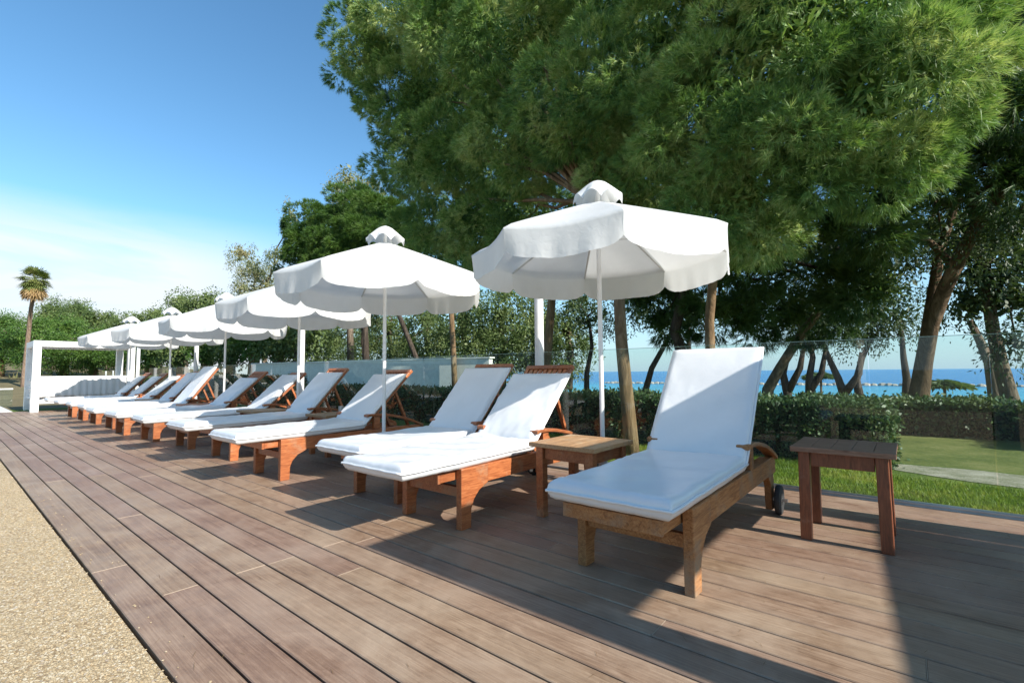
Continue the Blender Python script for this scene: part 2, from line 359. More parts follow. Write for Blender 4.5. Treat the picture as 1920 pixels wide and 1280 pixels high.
# terrain: flat garden, then a slope down to the beach and under the sea
xs = [-900, -400, -200, -120, -80, -60, -45, -30, -20, -10, 0, 10, 20, 40, 80, 160, 400, 900]
ys = [-500, -100, -20, -8, 0, 4, 8, 14, 20, 26, 30, 34, 38, 44, 50, 60, 90, 200]
P = []
for y in ys:
    row = []
    for x in xs:
        z = -.06
        y0 = 21 + max(0, -x-26)*.7          # the shore runs away from the garden to the left
        z -= 3.4*min(1, max(0, (y-y0)/22))**1.2
        if y > 90: z -= 2
        if x < -28 and y < 25: z += min(4.5, (-x-28)*.045)
        row.append((x, y, z))
    P.append(row)
g = MB().grid(P).build('ground', dirt_mat('garden soil', (.10, .085, .045), (.17, .14, .075), (.24, .20, .11), 1.2)); g['kind'] = 'structure'
sheet('sea', [(-6000, 40), (6000, 40), (6000, 8000), (-6000, 8000)], -2.5, sea_mat())
M['lawn'] = lawn_mat()
sheet('lawn', [(-30, 4.4), (14, 4.4), (14, 6.9), (-30, 6.9)], -.045, M['lawn'])
sheet('lawn', [(-60, -6), (-19.75, -6), (-19.75, 4.4), (-60, 4.4)], -.045, M['lawn'])
M['path'] = dirt_mat('pale gravel path', (.09, .12, .04), (.28, .26, .19), (.44, .41, .34), 4)
b = MB(); b.add([(-.42, 6.62, -.040), (-.1, 6.35, -.040), (.4, 6.12, -.040), (1.4, 5.95, -.040), (6, 5.8, -.040), (6, 6.6, -.040), (1.4, 6.66, -.040), (.5, 6.85, -.040), (-.1, 6.8, -.040)], [(0, 1, 2, 3, 4, 5, 6, 7, 8)])
b.build('path', M['path'])['kind'] = 'structure'
sheet('dry_lawn', [(-.3, 6.9), (9, 6.7), (14, 16), (-12, 16), (-12, 7.3), (-.3, 7.3)], -.052, dirt_mat('dry lawn', (.06, .085, .022), (.125, .145, .038), (.21, .20, .075), 1.6))
b = MB(); b.box(-19.6, 6, -6, DY0-.012, -.3, -.006)
b.build('paving', pebble_mat(), bevel=.004)['kind'] = 'structure'
b = MB(); b.box(-30, -19.75, -3, 1.45, -.2, .0)
b.build('pool_terrace', plain('white terrace slabs', (.72, .70, .66), .6), bevel=.01)['kind'] = 'structure'
b = MB(); b.box(DX0, DX1, DY0, DY1, -.10, -.034)
b.build('deck_base', plain('dark deck joists', (.02, .015, .012), .9))['kind'] = 'structure'
nrow = int(round((DY1-DY0)/DW)); V = []; F = []; A = []
def bevbox(x0, x1, y0, y1, z0, z1, e=.0035, val=None):
    o = len(V)
    V.extend([(x0, y0, z0), (x1, y0, z0), (x1, y1, z0), (x0, y1, z0), (x0, y0, z1-e), (x1, y0, z1-e), (x1, y1, z1-e), (x0, y1, z1-e),
              (x0+e*.4, y0+e, z1), (x1-e*.4, y0+e, z1), (x1-e*.4, y1-e, z1), (x0+e*.4, y1-e, z1)])
    F.extend([[o+i for i in f] for f in ((0, 1, 5, 4), (1, 2, 6, 5), (2, 3, 7, 6), (3, 0, 4, 7), (4, 5, 9, 8), (5, 6, 10, 9), (6, 7, 11, 10), (7, 4, 8, 11), (8, 9, 10, 11))])
    a = random.random() if val is None else val; A.extend([a]*12)
known = {1: -1.345, 2: -1.88, 3: -1.86, 4: -2.42}
jx = []
def gpx(px, py):
    d = FW + RT*((px-960)/CF) + UP*((640-py)/CF); k = -1/d.z; return d.x*k
KJ = {1: gpx(340, 1105), 3: gpx(471, 1066), 4: gpx(576, 1035), 2: gpx(245, 967), 6: gpx(668, 1006)}
for r_ in range(nrow):
    y0 = DY0+r_*DW; y1 = y0+DW-.0085
    if r_ == nrow-1: y1 = DY1-.004
    j0 = KJ.get(r_, -1.0-random.random()*3.6)
    js = [x for k in range(-6, 4) for x in [j0+k*3.66] if DX0+.3 < x < DX1-.3]
    e = [DX0]+js+[DX1]
    for a, b_ in zip(e[:-1], e[1:]): bevbox(a+.0012, b_-.0012, y0, y1, -.03, random.uniform(-.0008, .0008))
    for x in js: bevbox(x-.0011, x+.0011, y0+.004, y1-.004, -.03, .0009, .0003, 2.)
do = np_mesh('deck', V, F, deck_mat(), k=4); do['kind'] = 'structure'
at_ = do.data.attributes.new('board', 'FLOAT', 'POINT'); at_.data.foreach_set('value', A)
# grass blades along the near lawn
def blades(n, x0, x1, y0, y1, h, name):
    x = rng.uniform(x0, x1, n); y = y0+(np.where(x > -.3, 5.98-.1*(x+.3), y1)-y0)*rng.random(n)**1.0; a = rng.uniform(0, 6.28, n); hh = h*rng.uniform(.5, 1.2, n); ww = .0035+.002*rng.random(n)
    le = rng.normal(0, .4, (n, 2))*hh[:, None]; z = np.full(n, -.046)
    p0 = np.stack([x-np.cos(a)*ww, y-np.sin(a)*ww, z], 1); p1 = np.stack([x+np.cos(a)*ww, y+np.sin(a)*ww, z], 1); p2 = np.stack([x+le[:, 0], y+le[:, 1], z+hh], 1)
    o = np_mesh(name, np.stack([p0, p1, p2], 1).reshape(-1, 3), np.arange(3*n).reshape(-1, 3), M['grassblade']); tag(o, 'short green lawn grass growing between deck edge and hedge', 'grass', kind='stuff'); return o
blades(95000, -6, 3.2, 4.66, 6.7, .045, 'grass')

# fallen needles and stray stones
n = 900; x = rng.uniform(-9, 1.2, n); y = rng.uniform(DY0, DY1, n); a = rng.uniform(0, 3.14, n); l = rng.uniform(.02, .06, n); u = np.stack([np.cos(a), np.sin(a), np.zeros(n)], 1); v = np.stack([-np.sin(a), np.cos(a), np.zeros(n)], 1); c = np.stack([x, y, np.full(n, .002)], 1)
V = np.stack([c-u*l[:, None]/2, c+v*.0009, c+u*l[:, None]/2+np.array([0, 0, .002]), c-v*.0009], 1).reshape(-1, 3)
tag(np_mesh('fallen_needles', V, np.arange(4*n).reshape(-1, 4), plain('dry needles', (.20, .12, .05), .8), k=4), 'dry brown pine needles scattered over the deck boards', 'pine needles', kind='stuff')
n = 5200; x = rng.uniform(-7, .2, n); y = DY0-.012-np.abs(rng.exponential(.35, n)); y[:110] = DY0+np.abs(rng.exponential(.05, 110)); x[:] = -7*rng.random(n)**1.4
sz = rng.uniform(.0022, .0052, n); c = np.stack([x, y, sz*.3], 1); c[:110, 2] = sz[:110]*.6+.001; c[110:, 2] -= .006
o8 = np.array([(1, 0, 0), (0, 1, 0), (-1, 0, 0), (0, -1, 0), (0, 0, .7), (0, 0, -.7)]); f8 = np.array([(0, 1, 4), (1, 2, 4), (2, 3, 4), (3, 0, 4), (1, 0, 5), (2, 1, 5), (3, 2, 5), (0, 3, 5)])
jit = rng.uniform(.7, 1.3, (n, 6, 1)); V = (c[:, None, :]+o8[None]*sz[:, None, None]*jit).reshape(-1, 3); F_ = (f8[None]+6*np.arange(n)[:, None, None]).reshape(-1, 3)
tag(np_mesh('loose_stones', V, F_, dirt_mat('loose stones', (.40, .28, .15), (.60, .46, .28), (.80, .70, .52), 30)), 'tiny loose tan stones along the seam between paving and deck', 'stones', kind='stuff')

# ------------------------------------------------------------------ glass fence
GY = 4.655
gf = empty('glass_fence', (0, GY, 0)); tag(gf, 'frameless clear glass balustrade running along the sea side edge of the deck', 'fence')
seams = [3.6, 2.2, .44, -.23, -1.72, -2.9] + [-2.9-1.22*k for k in range(1, 15)]
for i, (a, b_) in enumerate(zip(seams[:-1], seams[1:])):
    MB().box(b_+.004, a-.004, -.006, .006, .0, 1.235).build('glass_pane', M['glass'], gf)
    MB().box(b_+.004, a-.004, -.0062, .0062, 1.2352, 1.239).build('pane_edge', M['glass_edge'], gf)
MB().box(seams[-1], seams[0], -.03, .03, -.06, .022).box(seams[-1], seams[0], -.052, -.031, -.06, -.001).build('base_channel', M['metal'], gf, bevel=.003)
# return of the balustrade at the far left, beyond the day bed
gf2 = empty('glass_fence', (-22.6, GY, 0)); tag(gf2, 'clear glass balustrade standing beyond the white day bed at the deck end', 'fence')
for k in range(4):
    MB().box(-k*1.3-1.3, -k*1.3-.01, -.006, .006, -.04, 1.2).build('glass_pane', M['glass'], gf2)
    MB().box(-k*1.3-.02, -k*1.3+.03, -.02, .02, -.04, 1.2).build('fence_post', M['white_paint'], gf2)
gf3 = empty('glass_fence', (-23.5, .7, 0)); tag(gf3, 'low clear glass pool screen with a white top rail at the left edge', 'fence')
MB().box(-.006, .006, -1.6, 1.0, 0, .56).build('glass_pane', M['glass'], gf3)
MB().box(-.02, .02, -1.6, 1.0, .561, .60).build('top_rail', M['white_paint'], gf3)

# ------------------------------------------------------------------ sun loungers
def cushion(Lc, W, T, seed, sag=.0, wk=1.):
    r = np.random.default_rng(seed)
    def ax(L_): 
        e = [0, .004, .012, .025, .045, .07]; k = max(4, int((L_-.14)/.05)); return e+[.07+(L_-.14)*i/k for i in range(1, k)]+[L_-x for x in reversed(e)]
    X, Y = ax(W), ax(Lc); ph = r.uniform(0, 6.28, 12)
    def z(x, y, side):
        d = min(x, W-x, y, Lc-y); q = min(d/.042, 1); pr = (1-(1-q)**2.4)**.55
        wr = .0035*math.sin(9*y+5*x+ph[0])+.003*math.sin(21*y-13*x+ph[1])+.0018*math.sin(47*x+19*y+ph[2])+.0015*math.sin(60*y+ph[3]+8*x)
        wr *= wk; wr += wk*(.0030*math.exp(-((y-.30*Lc-x*.5)/.018)**2)+.0035*math.exp(-((y-.62*Lc+x*.35)/.015)**2)-.003*math.exp(-((y-.10)/.012)**2))
        edge = .004*math.sin(70*(x+y)+ph[4])*(1-q)*(q > .05)
        return side*(T/2*pr)+(wr*q+edge)*(1 if side > 0 else .3)-sag*math.sin(math.pi*y/Lc)*q
    top = [[(x-W/2, y, z(x, y, 1)) for x in X] for y in Y]; bot = [[(x-W/2, y, z(x, y, -1)) for x in reversed(X)] for y in Y]
    m = MB(); m.grid(top); m.grid(bot); return m
def piping(Lc, W):
    m = MB(); n = 12; h = W/2+.003; p = []
    for a, b_ in (((-h, -.003), (h, -.003)), ((h, -.003), (h, Lc+.003)), ((h, Lc+.003), (-h, Lc+.003)), ((-h, Lc+.003), (-h, -.003))):
        p += [(a[0]+(b_[0]-a[0])*i/n, a[1]+(b_[1]-a[1])*i/n, .0015*math.sin(i*2.1+a[0]*7)) for i in range(n)]
    p.append(p[0]); m.tube(p, .0078, 6, False); return m
ci = 0
def lounger(x, y, ang, front, backlen, label, wood='teak', rz=0, hinge=.84, seat=.0, backtop=.88, wrinkle=0):
    global ci; ci += 1
    t = empty('sun_lounger', (x, y, 0), rz); tag(t, label, 'sun lounger', 'sun loungers lined up along the deck')
    wd = M[wood]
    for s in (-1, 1):
        xa, xb = sorted((s*.252, s*.302))
        MB().prism_x([(0, 0), (.088, 0), (.092, .12), (.115, .175), (.165, .225), (.25, .262), (.25, .385), (0, .385)], xa, xb).build('leg', wd, t, .005)
        MB().box(xa+.002, xb-.002, .251, 1.72, .268, .386).build('side_rail', wd, t, .004)
        MB().prism_x([(1.50, .267), (1.56, .20), (1.575, .03), (1.65, .03), (1.655, .267)], xa+.003, xb-.003).build('leg', wd, t, .004)
        MB().box(xa, xb, hinge+.10, hinge+.175, .387, .528).build('arm_post', wd, t, .004)
        MB().strip_x([(hinge+.0, .548), (hinge+.03, .556), (hinge+.14, .556), (hinge+.26, .545), (hinge+.45, .508), (hinge+.62, .455), (hinge+.78, .388)], .026, min(s*.245, s*.322), max(s*.245, s*.322)).build('armrest', wd, t, .005)
        wx = s*.337
        wh = MB().lathe([(.0, -.016), (.088, -.016), (.088, .016), (.0, .016)], 28, 'x', (wx, 1.61, .10)).build('wheel', wd, t)
        MB().lathe([(.086, -.017), (.098, -.015), (.101, 0), (.098, .015), (.086, .017)], 28, 'x', (wx, 1.61, .10)).build('tyre', M['rubber'], wh, smooth=True)
    MB().box(-.39, .39, 1.60, 1.62, .09, .11).build('axle', M['metal'], t)
    f0 = -.215 if wood == 'teak_old' else -.15
    fr = MB()
    for s in (-1, 1): fr.box(min(s*.205, s*.245), max(s*.205, s*.245), f0+.024, 1.70, .312, .372)
    fr.box(-.247, .247, f0, f0+.023, .308, .374); fr.box(-.20, .20, hinge+.02, hinge+.06, .315, .37)
    fr.build('seat_frame', wd, t, .003)
    MB().box(-.25, .25, .02, .055, .20, .262).build('stretcher', wd, t, .003)
    sl = MB(); yy = f0+.04
    while yy < hinge-.05: sl.box(-.243, .243, yy, yy+.05, .3735, .386); yy += .068
    sl.build('seat_slats', wd, t)
    # backrest, hinged at the seat
    hz = .398
    br = empty('backrest', (0, hinge, hz)); br.parent = t; br.rotation_euler = (ang, 0, 0)
    for s in (-1, 1):
        q = MB(); q.box(min(s*.215, s*.252), max(s*.215, s*.252), .0, backtop, -.02, .015); q.build('back_stile', wd, br, .003)
    q = MB(); q.box(-.2545, .2545, backtop+.0005, backtop+.045, -.022, .018); q.build('top_rail', wd, br, .004)
    q = MB()
    for i in range(8):
        u = -.187+i*.0535; q.box(u-.017, u+.017, .02, backtop, -.008, .008)
    q.build('back_slats', wd, br, .002)
    pr = MB(); bx = .62
    y2, z2 = hinge+bx*math.cos(ang), hz+bx*math.sin(ang)-.03
    for s in (-1, 1): pr.tube([(s*.19, y2, z2), (s*.19, y2+.22, .34)], .020, 4)
    pr.tube([(-.19, y2+.22, .34), (.19, y2+.22, .34)], .012, 6)
    pr.build('support_strut', wd, t)
    T = .098; W = .615
    Ls = hinge-front-.01
    sc_ = cushion(Ls, W, T, ci*3, .006, 1+1.0*(ci == 2)).build('seat_cushion', M['vinyl'], t, smooth=True, loc=(0, front, .381+T/2+seat))
    piping(Ls, W).build('piping', M['vinyl'], sc_, smooth=True)
    bc = cushion(backlen, W, .065, ci*3+1, .0, 1+1.6*(ci == 2)).build('back_cushion', M['vinyl'], br, smooth=True, loc=(0, .012, .018+.038))
    piping(backlen, W).build('piping', M['vinyl'], bc, smooth=True)
    sc_.rotation_euler = (R(.6), 0, 0)
    return t
LG = [
 (-1.065, 2.175, 52, -.26, .90, 'nearest weathered teak lounger with tall upright white back, between two bare side tables', 'teak_old', 0, .93, .875),
 (-2.520, 2.165, 45.5, -.47, .745, 'teak lounger with wrinkled cushion and slatted top rail, directly left of the bleached table', 'teak', 0, .79, .87),
 (-3.345, 2.290, 48, -.33, .80, 'teak lounger pushed close behind the wrinkled one, its legs mostly hidden by it', 'teak', 0, .85, .87),
 (-4.870, 2.100, 44, -.40, .77, 'teak lounger behind the second umbrella pole, with bright sunlit orange leg bracket', 'teak', 0, .92, .87),
 (-6.380, 2.215, 48, -.47, .76, 'fifth teak lounger from the right, beside the table holding a tin', 'teak', 0, .93, .86),
 (-7.780, 2.210, 43, -.50, .78, 'teak lounger with low back half in sunlight, just left of the third umbrella pole', 'teak', R(-2), .95, .86),
 (-9.060, 2.110, 42, -.45, .72, 'teak lounger with low shaded back and wide bare wooden top, near fourth umbrella pole', 'teak', R(2), .98, .92),
 (-10.45, 2.050, 54, -.40, .88, 'far teak lounger with the highest white back, half sunlit, left of fourth umbrella pole', 'teak', 0, .88, .86),
 (-11.80, 2.150, 48, -.42, .80, 'far teak lounger half hidden behind the high backed one', 'teak', 0, .88, .86),
 (-13.25, 2.150, 42, -.40, .78, 'far teak lounger right of the fifth umbrella pole with brightly sunlit back', 'teak', 0, .9, .86),
 (-14.60, 2.150, 44, -.42, .74, 'far teak lounger with narrow shaded back left of the fifth umbrella pole', 'teak', 0, .92, .88),
 (-15.95, 2.150, 46, -.44, .74, 'farthest teak lounger, last of the row before the white day bed', 'teak', 0, .92, .88)]
for (x, y, a, fr, bl, lab, wd, rz, hi, bt) in LG: lounger(x, y, R(a), fr, bl, lab, wd, rz, hi, 0, bt)

# ------------------------------------------------------------------ side tables
def table(x, y, wx, wy, h, label, leg, top, rz=0, splay=.0):
    t = empty('side_table', (x, y, 0), rz); tag(t, label, 'side table', 'wooden side tables between the loungers')
    for sx in (-1, 1):
        for sy in (-1, 1):
            a, b_ = sx*(wx/2-.03), sy*(wy/2-.03); e = .029; q = MB()
            o = [(a+sx*splay-e, b_+sy*splay-e, 0), (a+sx*splay+e, b_+sy*splay-e, 0), (a+sx*splay+e, b_+sy*splay+e, 0), (a+sx*splay-e, b_+sy*splay+e, 0),
                 (a-e, b_-e, h-.031), (a+e, b_-e, h-.031), (a+e, b_+e, h-.031), (a-e, b_+e, h-.031)]
            q.add(o, [(0, 3, 2, 1), (4, 5, 6, 7), (0, 1, 5, 4), (1, 2, 6, 5), (2, 3, 7, 6), (3, 0, 4, 7)]); q.build('leg', leg, t, .004)
    q = MB(); u, v = wx/2-.062, wy/2-.062
    for s in (-1, 1):
        q.box(-u, u, min(s*(wy/2-.045), s*(wy/2-.02)), max(s*(wy/2-.045), s*(wy/2-.02)), h-.115, h-.032)
        q.box(min(s*(wx/2-.045), s*(wx/2-.02)), max(s*(wx/2-.045), s*(wx/2-.02)), -v, v, h-.115, h-.032)
    q.build('apron', leg, t, .003)
    q = MB(); n = 5; ov = .035; x0 = -wx/2-ov; ww = (wx+2*ov)/n
    q.box(x0, -x0, -wy/2-ov, -wy/2-ov+.06, h-.03, h); q.box(x0, -x0, wy/2+ov-.06, wy/2+ov, h-.03, h)
    for i in range(n): q.box(x0+i*ww+.001, x0+(i+1)*ww-.002, -wy/2-ov+.0625, wy/2+ov-.0625, h-.029, h-.001)
    q.build('table_top', top, t, .003)
    return t
table(-1.80, 2.935, .46, .46, .512, 'teak side table with a sun bleached tan top, in front of the nearest umbrella pole', M['teak_x'], M['teak_pale'], R(-1))
table(-.315, 3.545, .43, .44, .545, 'dark red teak side table with a grey weathered top standing alone at the right', M['teak_dark'], M['teak_grey'], 0, .005)
t3 = table(-5.62, 3.25, .44, .44, .50, 'teak side table holding a small pale tin, between fourth and fifth loungers', M['teak'], M['teak_pale'])
table(-7.08, 3.0, .46, .46, .50, 'worn teak side table in front of the third umbrella pole, between two loungers', M['teak_x'], M['teak_pale'])
table(-9.75, 3.0, .46, .46, .49, 'dark teak side table right of the fourth umbrella pole beside the low shaded lounger back', M['teak_dark'], M['teak_x'])
table(-12.5, 3.0, .46, .46, .49, 'farthest side table, pale edged, next to the fifth umbrella', M['teak_x'], M['teak_pale'])
a = MB().lathe([(.0, 0), (.035, 0), (.036, .075), (.030, .078), (.029, .02), (0, .02)], 20).build('tin', M['metal'], loc=(-5.72, 3.40, .50), smooth=False)
tag(a, 'small pale metal tin standing on the teak side table', 'tin')

# ------------------------------------------------------------------ umbrellas
def umbrella(x, y, label, ph=R(37.4), rad=1.08, seed=0, tilt=0):
    rr = np.random.default_rng(seed+50)
    t = empty('patio_umbrella', (x, y, 0)); tag(t, label, 'umbrella', 'white umbrellas over the loungers')
    za, zr = 2.43, 1.995
    MB().lathe([(.019, .04), (.019, 2.60), (.0, 2.60)], 16).build('pole', M['pole_white'], t, smooth=False)
    MB().lathe([(.0, .0), (.26, .0), (.27, .03), (.25, .06), (.04, .075), (.035, .30), (.0, .30)], 28).build('base', M['base'], t, bevel=.003)
    cn = MB(); NT, NR, NV = 40, 12, 12
    wob = rr.uniform(-.02, .02, 8)
    for k in range(8):
        a0, a1 = ph+k*math.pi/4, ph+(k+1)*math.pi/4
        c0, c1 = Vector((math.cos(a0), math.sin(a0), 0)), Vector((math.cos(a1), math.sin(a1), 0))
        p1, p2, p3 = rr.uniform(0, 6.28, 3); G = []
        dcol = rr.uniform(.96, 1.04)
        for i in range(NR+1):
            f = .07+.93*i/NR; row = []
            for j in range(NT+1):
                u = j/NT; p = (c0*(1-u)+c1*u)*rad*f; s = math.sin(math.pi*u)
                z = za-(za-zr)*f**1.03 - .028*s*f - .004*s*math.sin(13*f+6*u+p1)*f
                p *= (1-.022*s*f*f)*(1-.012*max(0, f-.9)*10)
                z -= .010*max(0, (f-.92)/.08)**2
                row.append((p.x, p.y, z))
            G.append(row)
        rim = G[-1]; nrm = (c0+c1).normalized()
        for i in range(1, NV+1):
            v = i/NV; row = []
            for j in range(NT+1):
                u = j/NT; s = math.sin(math.pi*u); e = abs(2*u-1)
                dep = (.150+.068*(1-e**8)+.003*math.sin(9*u+p2))*dcol
                fold = (.006*math.sin(13*u+p1)+.0035*math.sin(29*u+p3)+.002*math.sin(110*u+p2)*(v > .6))*v**1.2*min(1, 5*(1-e)) + .014*v*(1-e**4) - .02*v*e**6
                rx, ry, rz_ = rim[j]; o = Vector((rx, ry, 0)) + nrm*fold
                row.append((o.x, o.y, rz_-dep*v-.0012*math.sin(60*u+p2)*v*(v > .8)))
            G.append(row)
        cn.grid(G)
    cn.build('canopy', M['canvas'], t, smooth=True)
    cp = MB()
    for k in range(8):
        a0, a1 = ph+k*math.pi/4, ph+(k+1)*math.pi/4
        c0, c1 = Vector((math.cos(a0), math.sin(a0), 0)), Vector((math.cos(a1), math.sin(a1), 0)); G = []
        for i in range(9):
            f = i/8; row = []
            for j in range(13):
                u = j/12; s = math.sin(math.pi*u)
                p = (c0*(1-u)+c1*u)*.205*f*(1+.08*s*f); z = 2.60-.18*f**1.9+.045*s*f**4 - .02*(1-s)*f**5
                row.append((p.x, p.y, z))
            G.append(row)
        cp.grid(G)
    cp.build('vent_cap', M['canvas'], t, smooth=True)
    MB().lathe([(.0, 2.07), (.035, 2.07), (.035, 2.13), (.0, 2.13)], 14).build('hub', M['pole_white'], t)
    for k in range(8):
        a0 = ph+k*math.pi/4; c0 = Vector((math.cos(a0), math.sin(a0), 0))
        MB().tube([c0*.03+Vector((0, 0, za-.045)), c0*(rad*.975)+Vector((0, 0, zr-.016))], .0085, 6).build('rib', M['rib'], t)
        MB().tube([c0*.035+Vector((0, 0, 2.10)), c0*(rad*.45)+Vector((0, 0, 2.20))], .007, 6).build('strut', M['rib'], t)
    return t
for i, (x, y, lab) in enumerate([
 (-1.935, 3.485, 'nearest and largest looking white scalloped umbrella, at the right over the bleached table'),
 (-4.31, 3.06, 'second white umbrella from the right, its whole vented top visible'),
 (-7.00, 3.45, 'third white umbrella from the right, its top hidden behind the second'),
 (-10.2, 3.57, 'fourth white umbrella from the right with its cap showing above the third'),
 (-13.3, 3.49, 'fifth white umbrella from the right, between fourth and the last'),
 (-16.1, 3.32, 'farthest white umbrella, its valance overlapping the top beam of the day bed')]):
    umbrella(x, y, lab, R([37.4, 25, 29, 20, 33, 27][i]), 1.08 if i == 0 else 1.10, i)

# ------------------------------------------------------------------ white posts
for ratio, lab in ((-.735, 'thick white round post standing behind the nearest umbrella'), (-2.002, 'white round post just right of the third umbrella pole'),
                   (-3.307, 'white round post between the fourth and fifth umbrella poles'), (-4.608, 'farthest white round post beside the day bed')):
    t = empty('lamp_post', (ratio*4.4, 4.4, 0)); tag(t, lab, 'post', 'white round posts along the glass fence')
    MB().lathe([(.0, .012), (.052, .012), (.052, 2.30), (.0, 2.30)], 24).build('shaft', M['white_paint'], t)
    MB().lathe([(.0, 0), (.085, 0), (.085, .011), (.0, .011)], 24).build('base_plate', M['white_paint'], t)
    MB().lathe([(.0, 2.301), (.06, 2.301), (.06, 2.33), (.02, 2.345), (.0, 2.345)], 24).build('cap', M['white_paint'], t)

# ------------------------------------------------------------------ day beds
def daybed(x0, x1, y0, y1, label, furnished=True, panels=None):
    t = empty('canopy_day_bed', (x0, y0, 0)); tag(t, label, 'day bed')
    X, Y, b_ = x1-x0, y1-y0, .17; m = M['white_paint']
    for (a, c) in ((0, 0), (X-b_, 0), (0, Y-b_), (X-b_, Y-b_)): MB().box(a, a+b_, c, c+b_, 0, 1.83).build('post', m, t, .006)
    MB().box(0, X, 0, b_, 1.831, 2.0).build('beam', m, t, .006); MB().box(0, X, Y-b_, Y, 1.831, 2.0).build('beam', m, t, .006)
    MB().box(0, b_, b_+.002, Y-b_-.002, 1.832, 1.998).build('beam', m, t, .006); MB().box(X-b_, X, b_+.002, Y-b_-.002, 1.832, 1.998).build('beam', m, t, .006)
    for (a, c) in (panels or [(b_+.002, X-b_-.002)]):
        G = [[(a+(.18*(1-j/10) if a > 1 else 0)+(c-a)*i/10, b_+.01+(Y-2*b_-.02)*j/10, 1.93-.02*math.sin(math.pi*j/10)*math.sin(math.pi*i/10)) for j in range(11)] for i in range(11)]
        MB().grid(G).build('canopy_cloth', plain('roof cloth', (.8, .8, .78), .8), t, smooth=True, solid=.012)
    if furnished:
        for a in (X-b_+.05, ):
            G = [[(a+.022*math.sin(j*1.3)+.008*math.sin(j*3.1), b_+.004+(Y-2*b_-.008)*j/60, .40+.60*i/8) for j in range(61)] for i in range(9)]
            MB().grid(G).build('side_cloth', M['curtain'], t, smooth=True, solid=.01)
        MB().box(.03, X-.03, Y-.12, Y-.04, .40, 1.0).build('back_panel', m, t, .01)
        MB().box(.02, X-b_-.03, b_+.02, Y-b_-.02, .22, .36).build('bed_base', m, t, .01)
        cushion(Y-2*b_-.06, X-b_-.16, .16, 900).build('mattress', M['vinyl'], t, smooth=True, loc=((X-b_)/2, b_+.03, .445))
        MB().box(.0, .04, b_, Y-b_, .30, .9).build('side_panel', m, t, .006)
        for z in (.34, .62, .86): MB().box(b_, X-b_, .06, .10, z, z+.06).build('rail', m, t, .004)
    return t
daybed(-20.35, -18.70, 1.70, 3.98, 'white cube framed day bed with cloth side at the far end of the deck')
daybed(.72, 5.6, 1.76, 4.22, 'white cube framed day bed frame with cloth roof strips beside the right table', False, [(.172, 1.44), (2.16, 4.70)])

# ------------------------------------------------------------------ foliage
def leaves(P, D, size, aspect=.45, bend=.0):
    """one pointed leaf (rhombus) per point P along direction D"""
    n = len(P); D = D/np.linalg.norm(D, axis=1, keepdims=True); r = rng.normal(size=(n, 3)); S = np.cross(D, r); S /= np.linalg.norm(S, axis=1, keepdims=True)
    s = (size*rng.uniform(.6, 1.3, n))[:, None]; w_ = s*aspect*.5
    V = np.stack([P, P+D*s*.5+S*w_, P+D*s, P+D*s*.5-S*w_], 1).reshape(-1, 3); return V
def sph(n):
    v = rng.normal(size=(n, 3)); return v/np.linalg.norm(v, axis=1, keepdims=True)
def tufts(C0, D0, nn, ln, wd, spread):
    """needle tufts: nn thin triangles fanning out of each point"""
    n = len(C0); D0 = D0/np.linalg.norm(D0, axis=1, keepdims=True)
    d = np.repeat(D0, nn, 0)+rng.normal(size=(n*nn, 3))*spread; d /= np.linalg.norm(d, axis=1, keepdims=True)
    off = rng.uniform(0, .6, (n*nn, 1)); c = np.repeat(C0, nn, 0)+np.repeat(D0, nn, 0)*ln*off
    s = np.cross(d, rng.normal(size=(n*nn, 3))); s /= np.linalg.norm(s, axis=1, keepdims=True)
    l = ln*rng.uniform(.6, 1.15, (n*nn, 1)); tip = c+d*l; tip[:, 2] -= (l[:, 0]**1)*.12
    return np.stack([c-s*wd*.5, c+s*wd*.5, tip], 1).reshape(-1, 3)
def lobes_world(lst):
    out = []
    for (px, py, rp, Y, *fl) in lst:
        c = at(px, py, Y); r = rp/scale_at(c); f = fl[0] if fl else .75
        out.append((np.array(c), np.array([r, r, r*f])))
    return out
def clumps(lobes, per_area, rc, droop=0):
    """sub-clump centres over the surface of the lobes, those buried deep in another lobe dropped"""
    cs = []; ds = []
    for c, r in lobes:
        n = max(6, int(per_area*4*math.pi*(r[0]*r[1])))
        d = sph(n); p = c+d*r*rng.uniform(.62, 1.18, (n, 1))
        keep = np.ones(n, bool)
        for c2, r2 in lobes:
            if c2 is c: continue
            keep &= (np.sum(((p-c2)/r2)**2, 1) > .55)
        cs.append(p[keep]); ds.append((d/r*r.mean())[keep])
    return np.concatenate(cs), np.concatenate(ds)
def branches(mb, base, targets, r0, seed, wig=.18):
    rr = np.random.default_rng(seed)
    for t_ in targets:
        a = Vector(base); b_ = Vector(t_); n = 6; pts = []
        for i in range(n+1):
            f = i/n; p = a.lerp(b_, f); p.z += .12*(b_-a).length*math.sin(math.pi*f)*.5
            if 0 < i < n: p += Vector(rr.normal(0, wig*.3, 3))
            pts.append(p)
        mb.tube(pts, [max(.012, r0*(1-.82*i/n)) for i in range(n+1)], 7)
def trunk_pts(lst): return [at(*q) for q in lst]
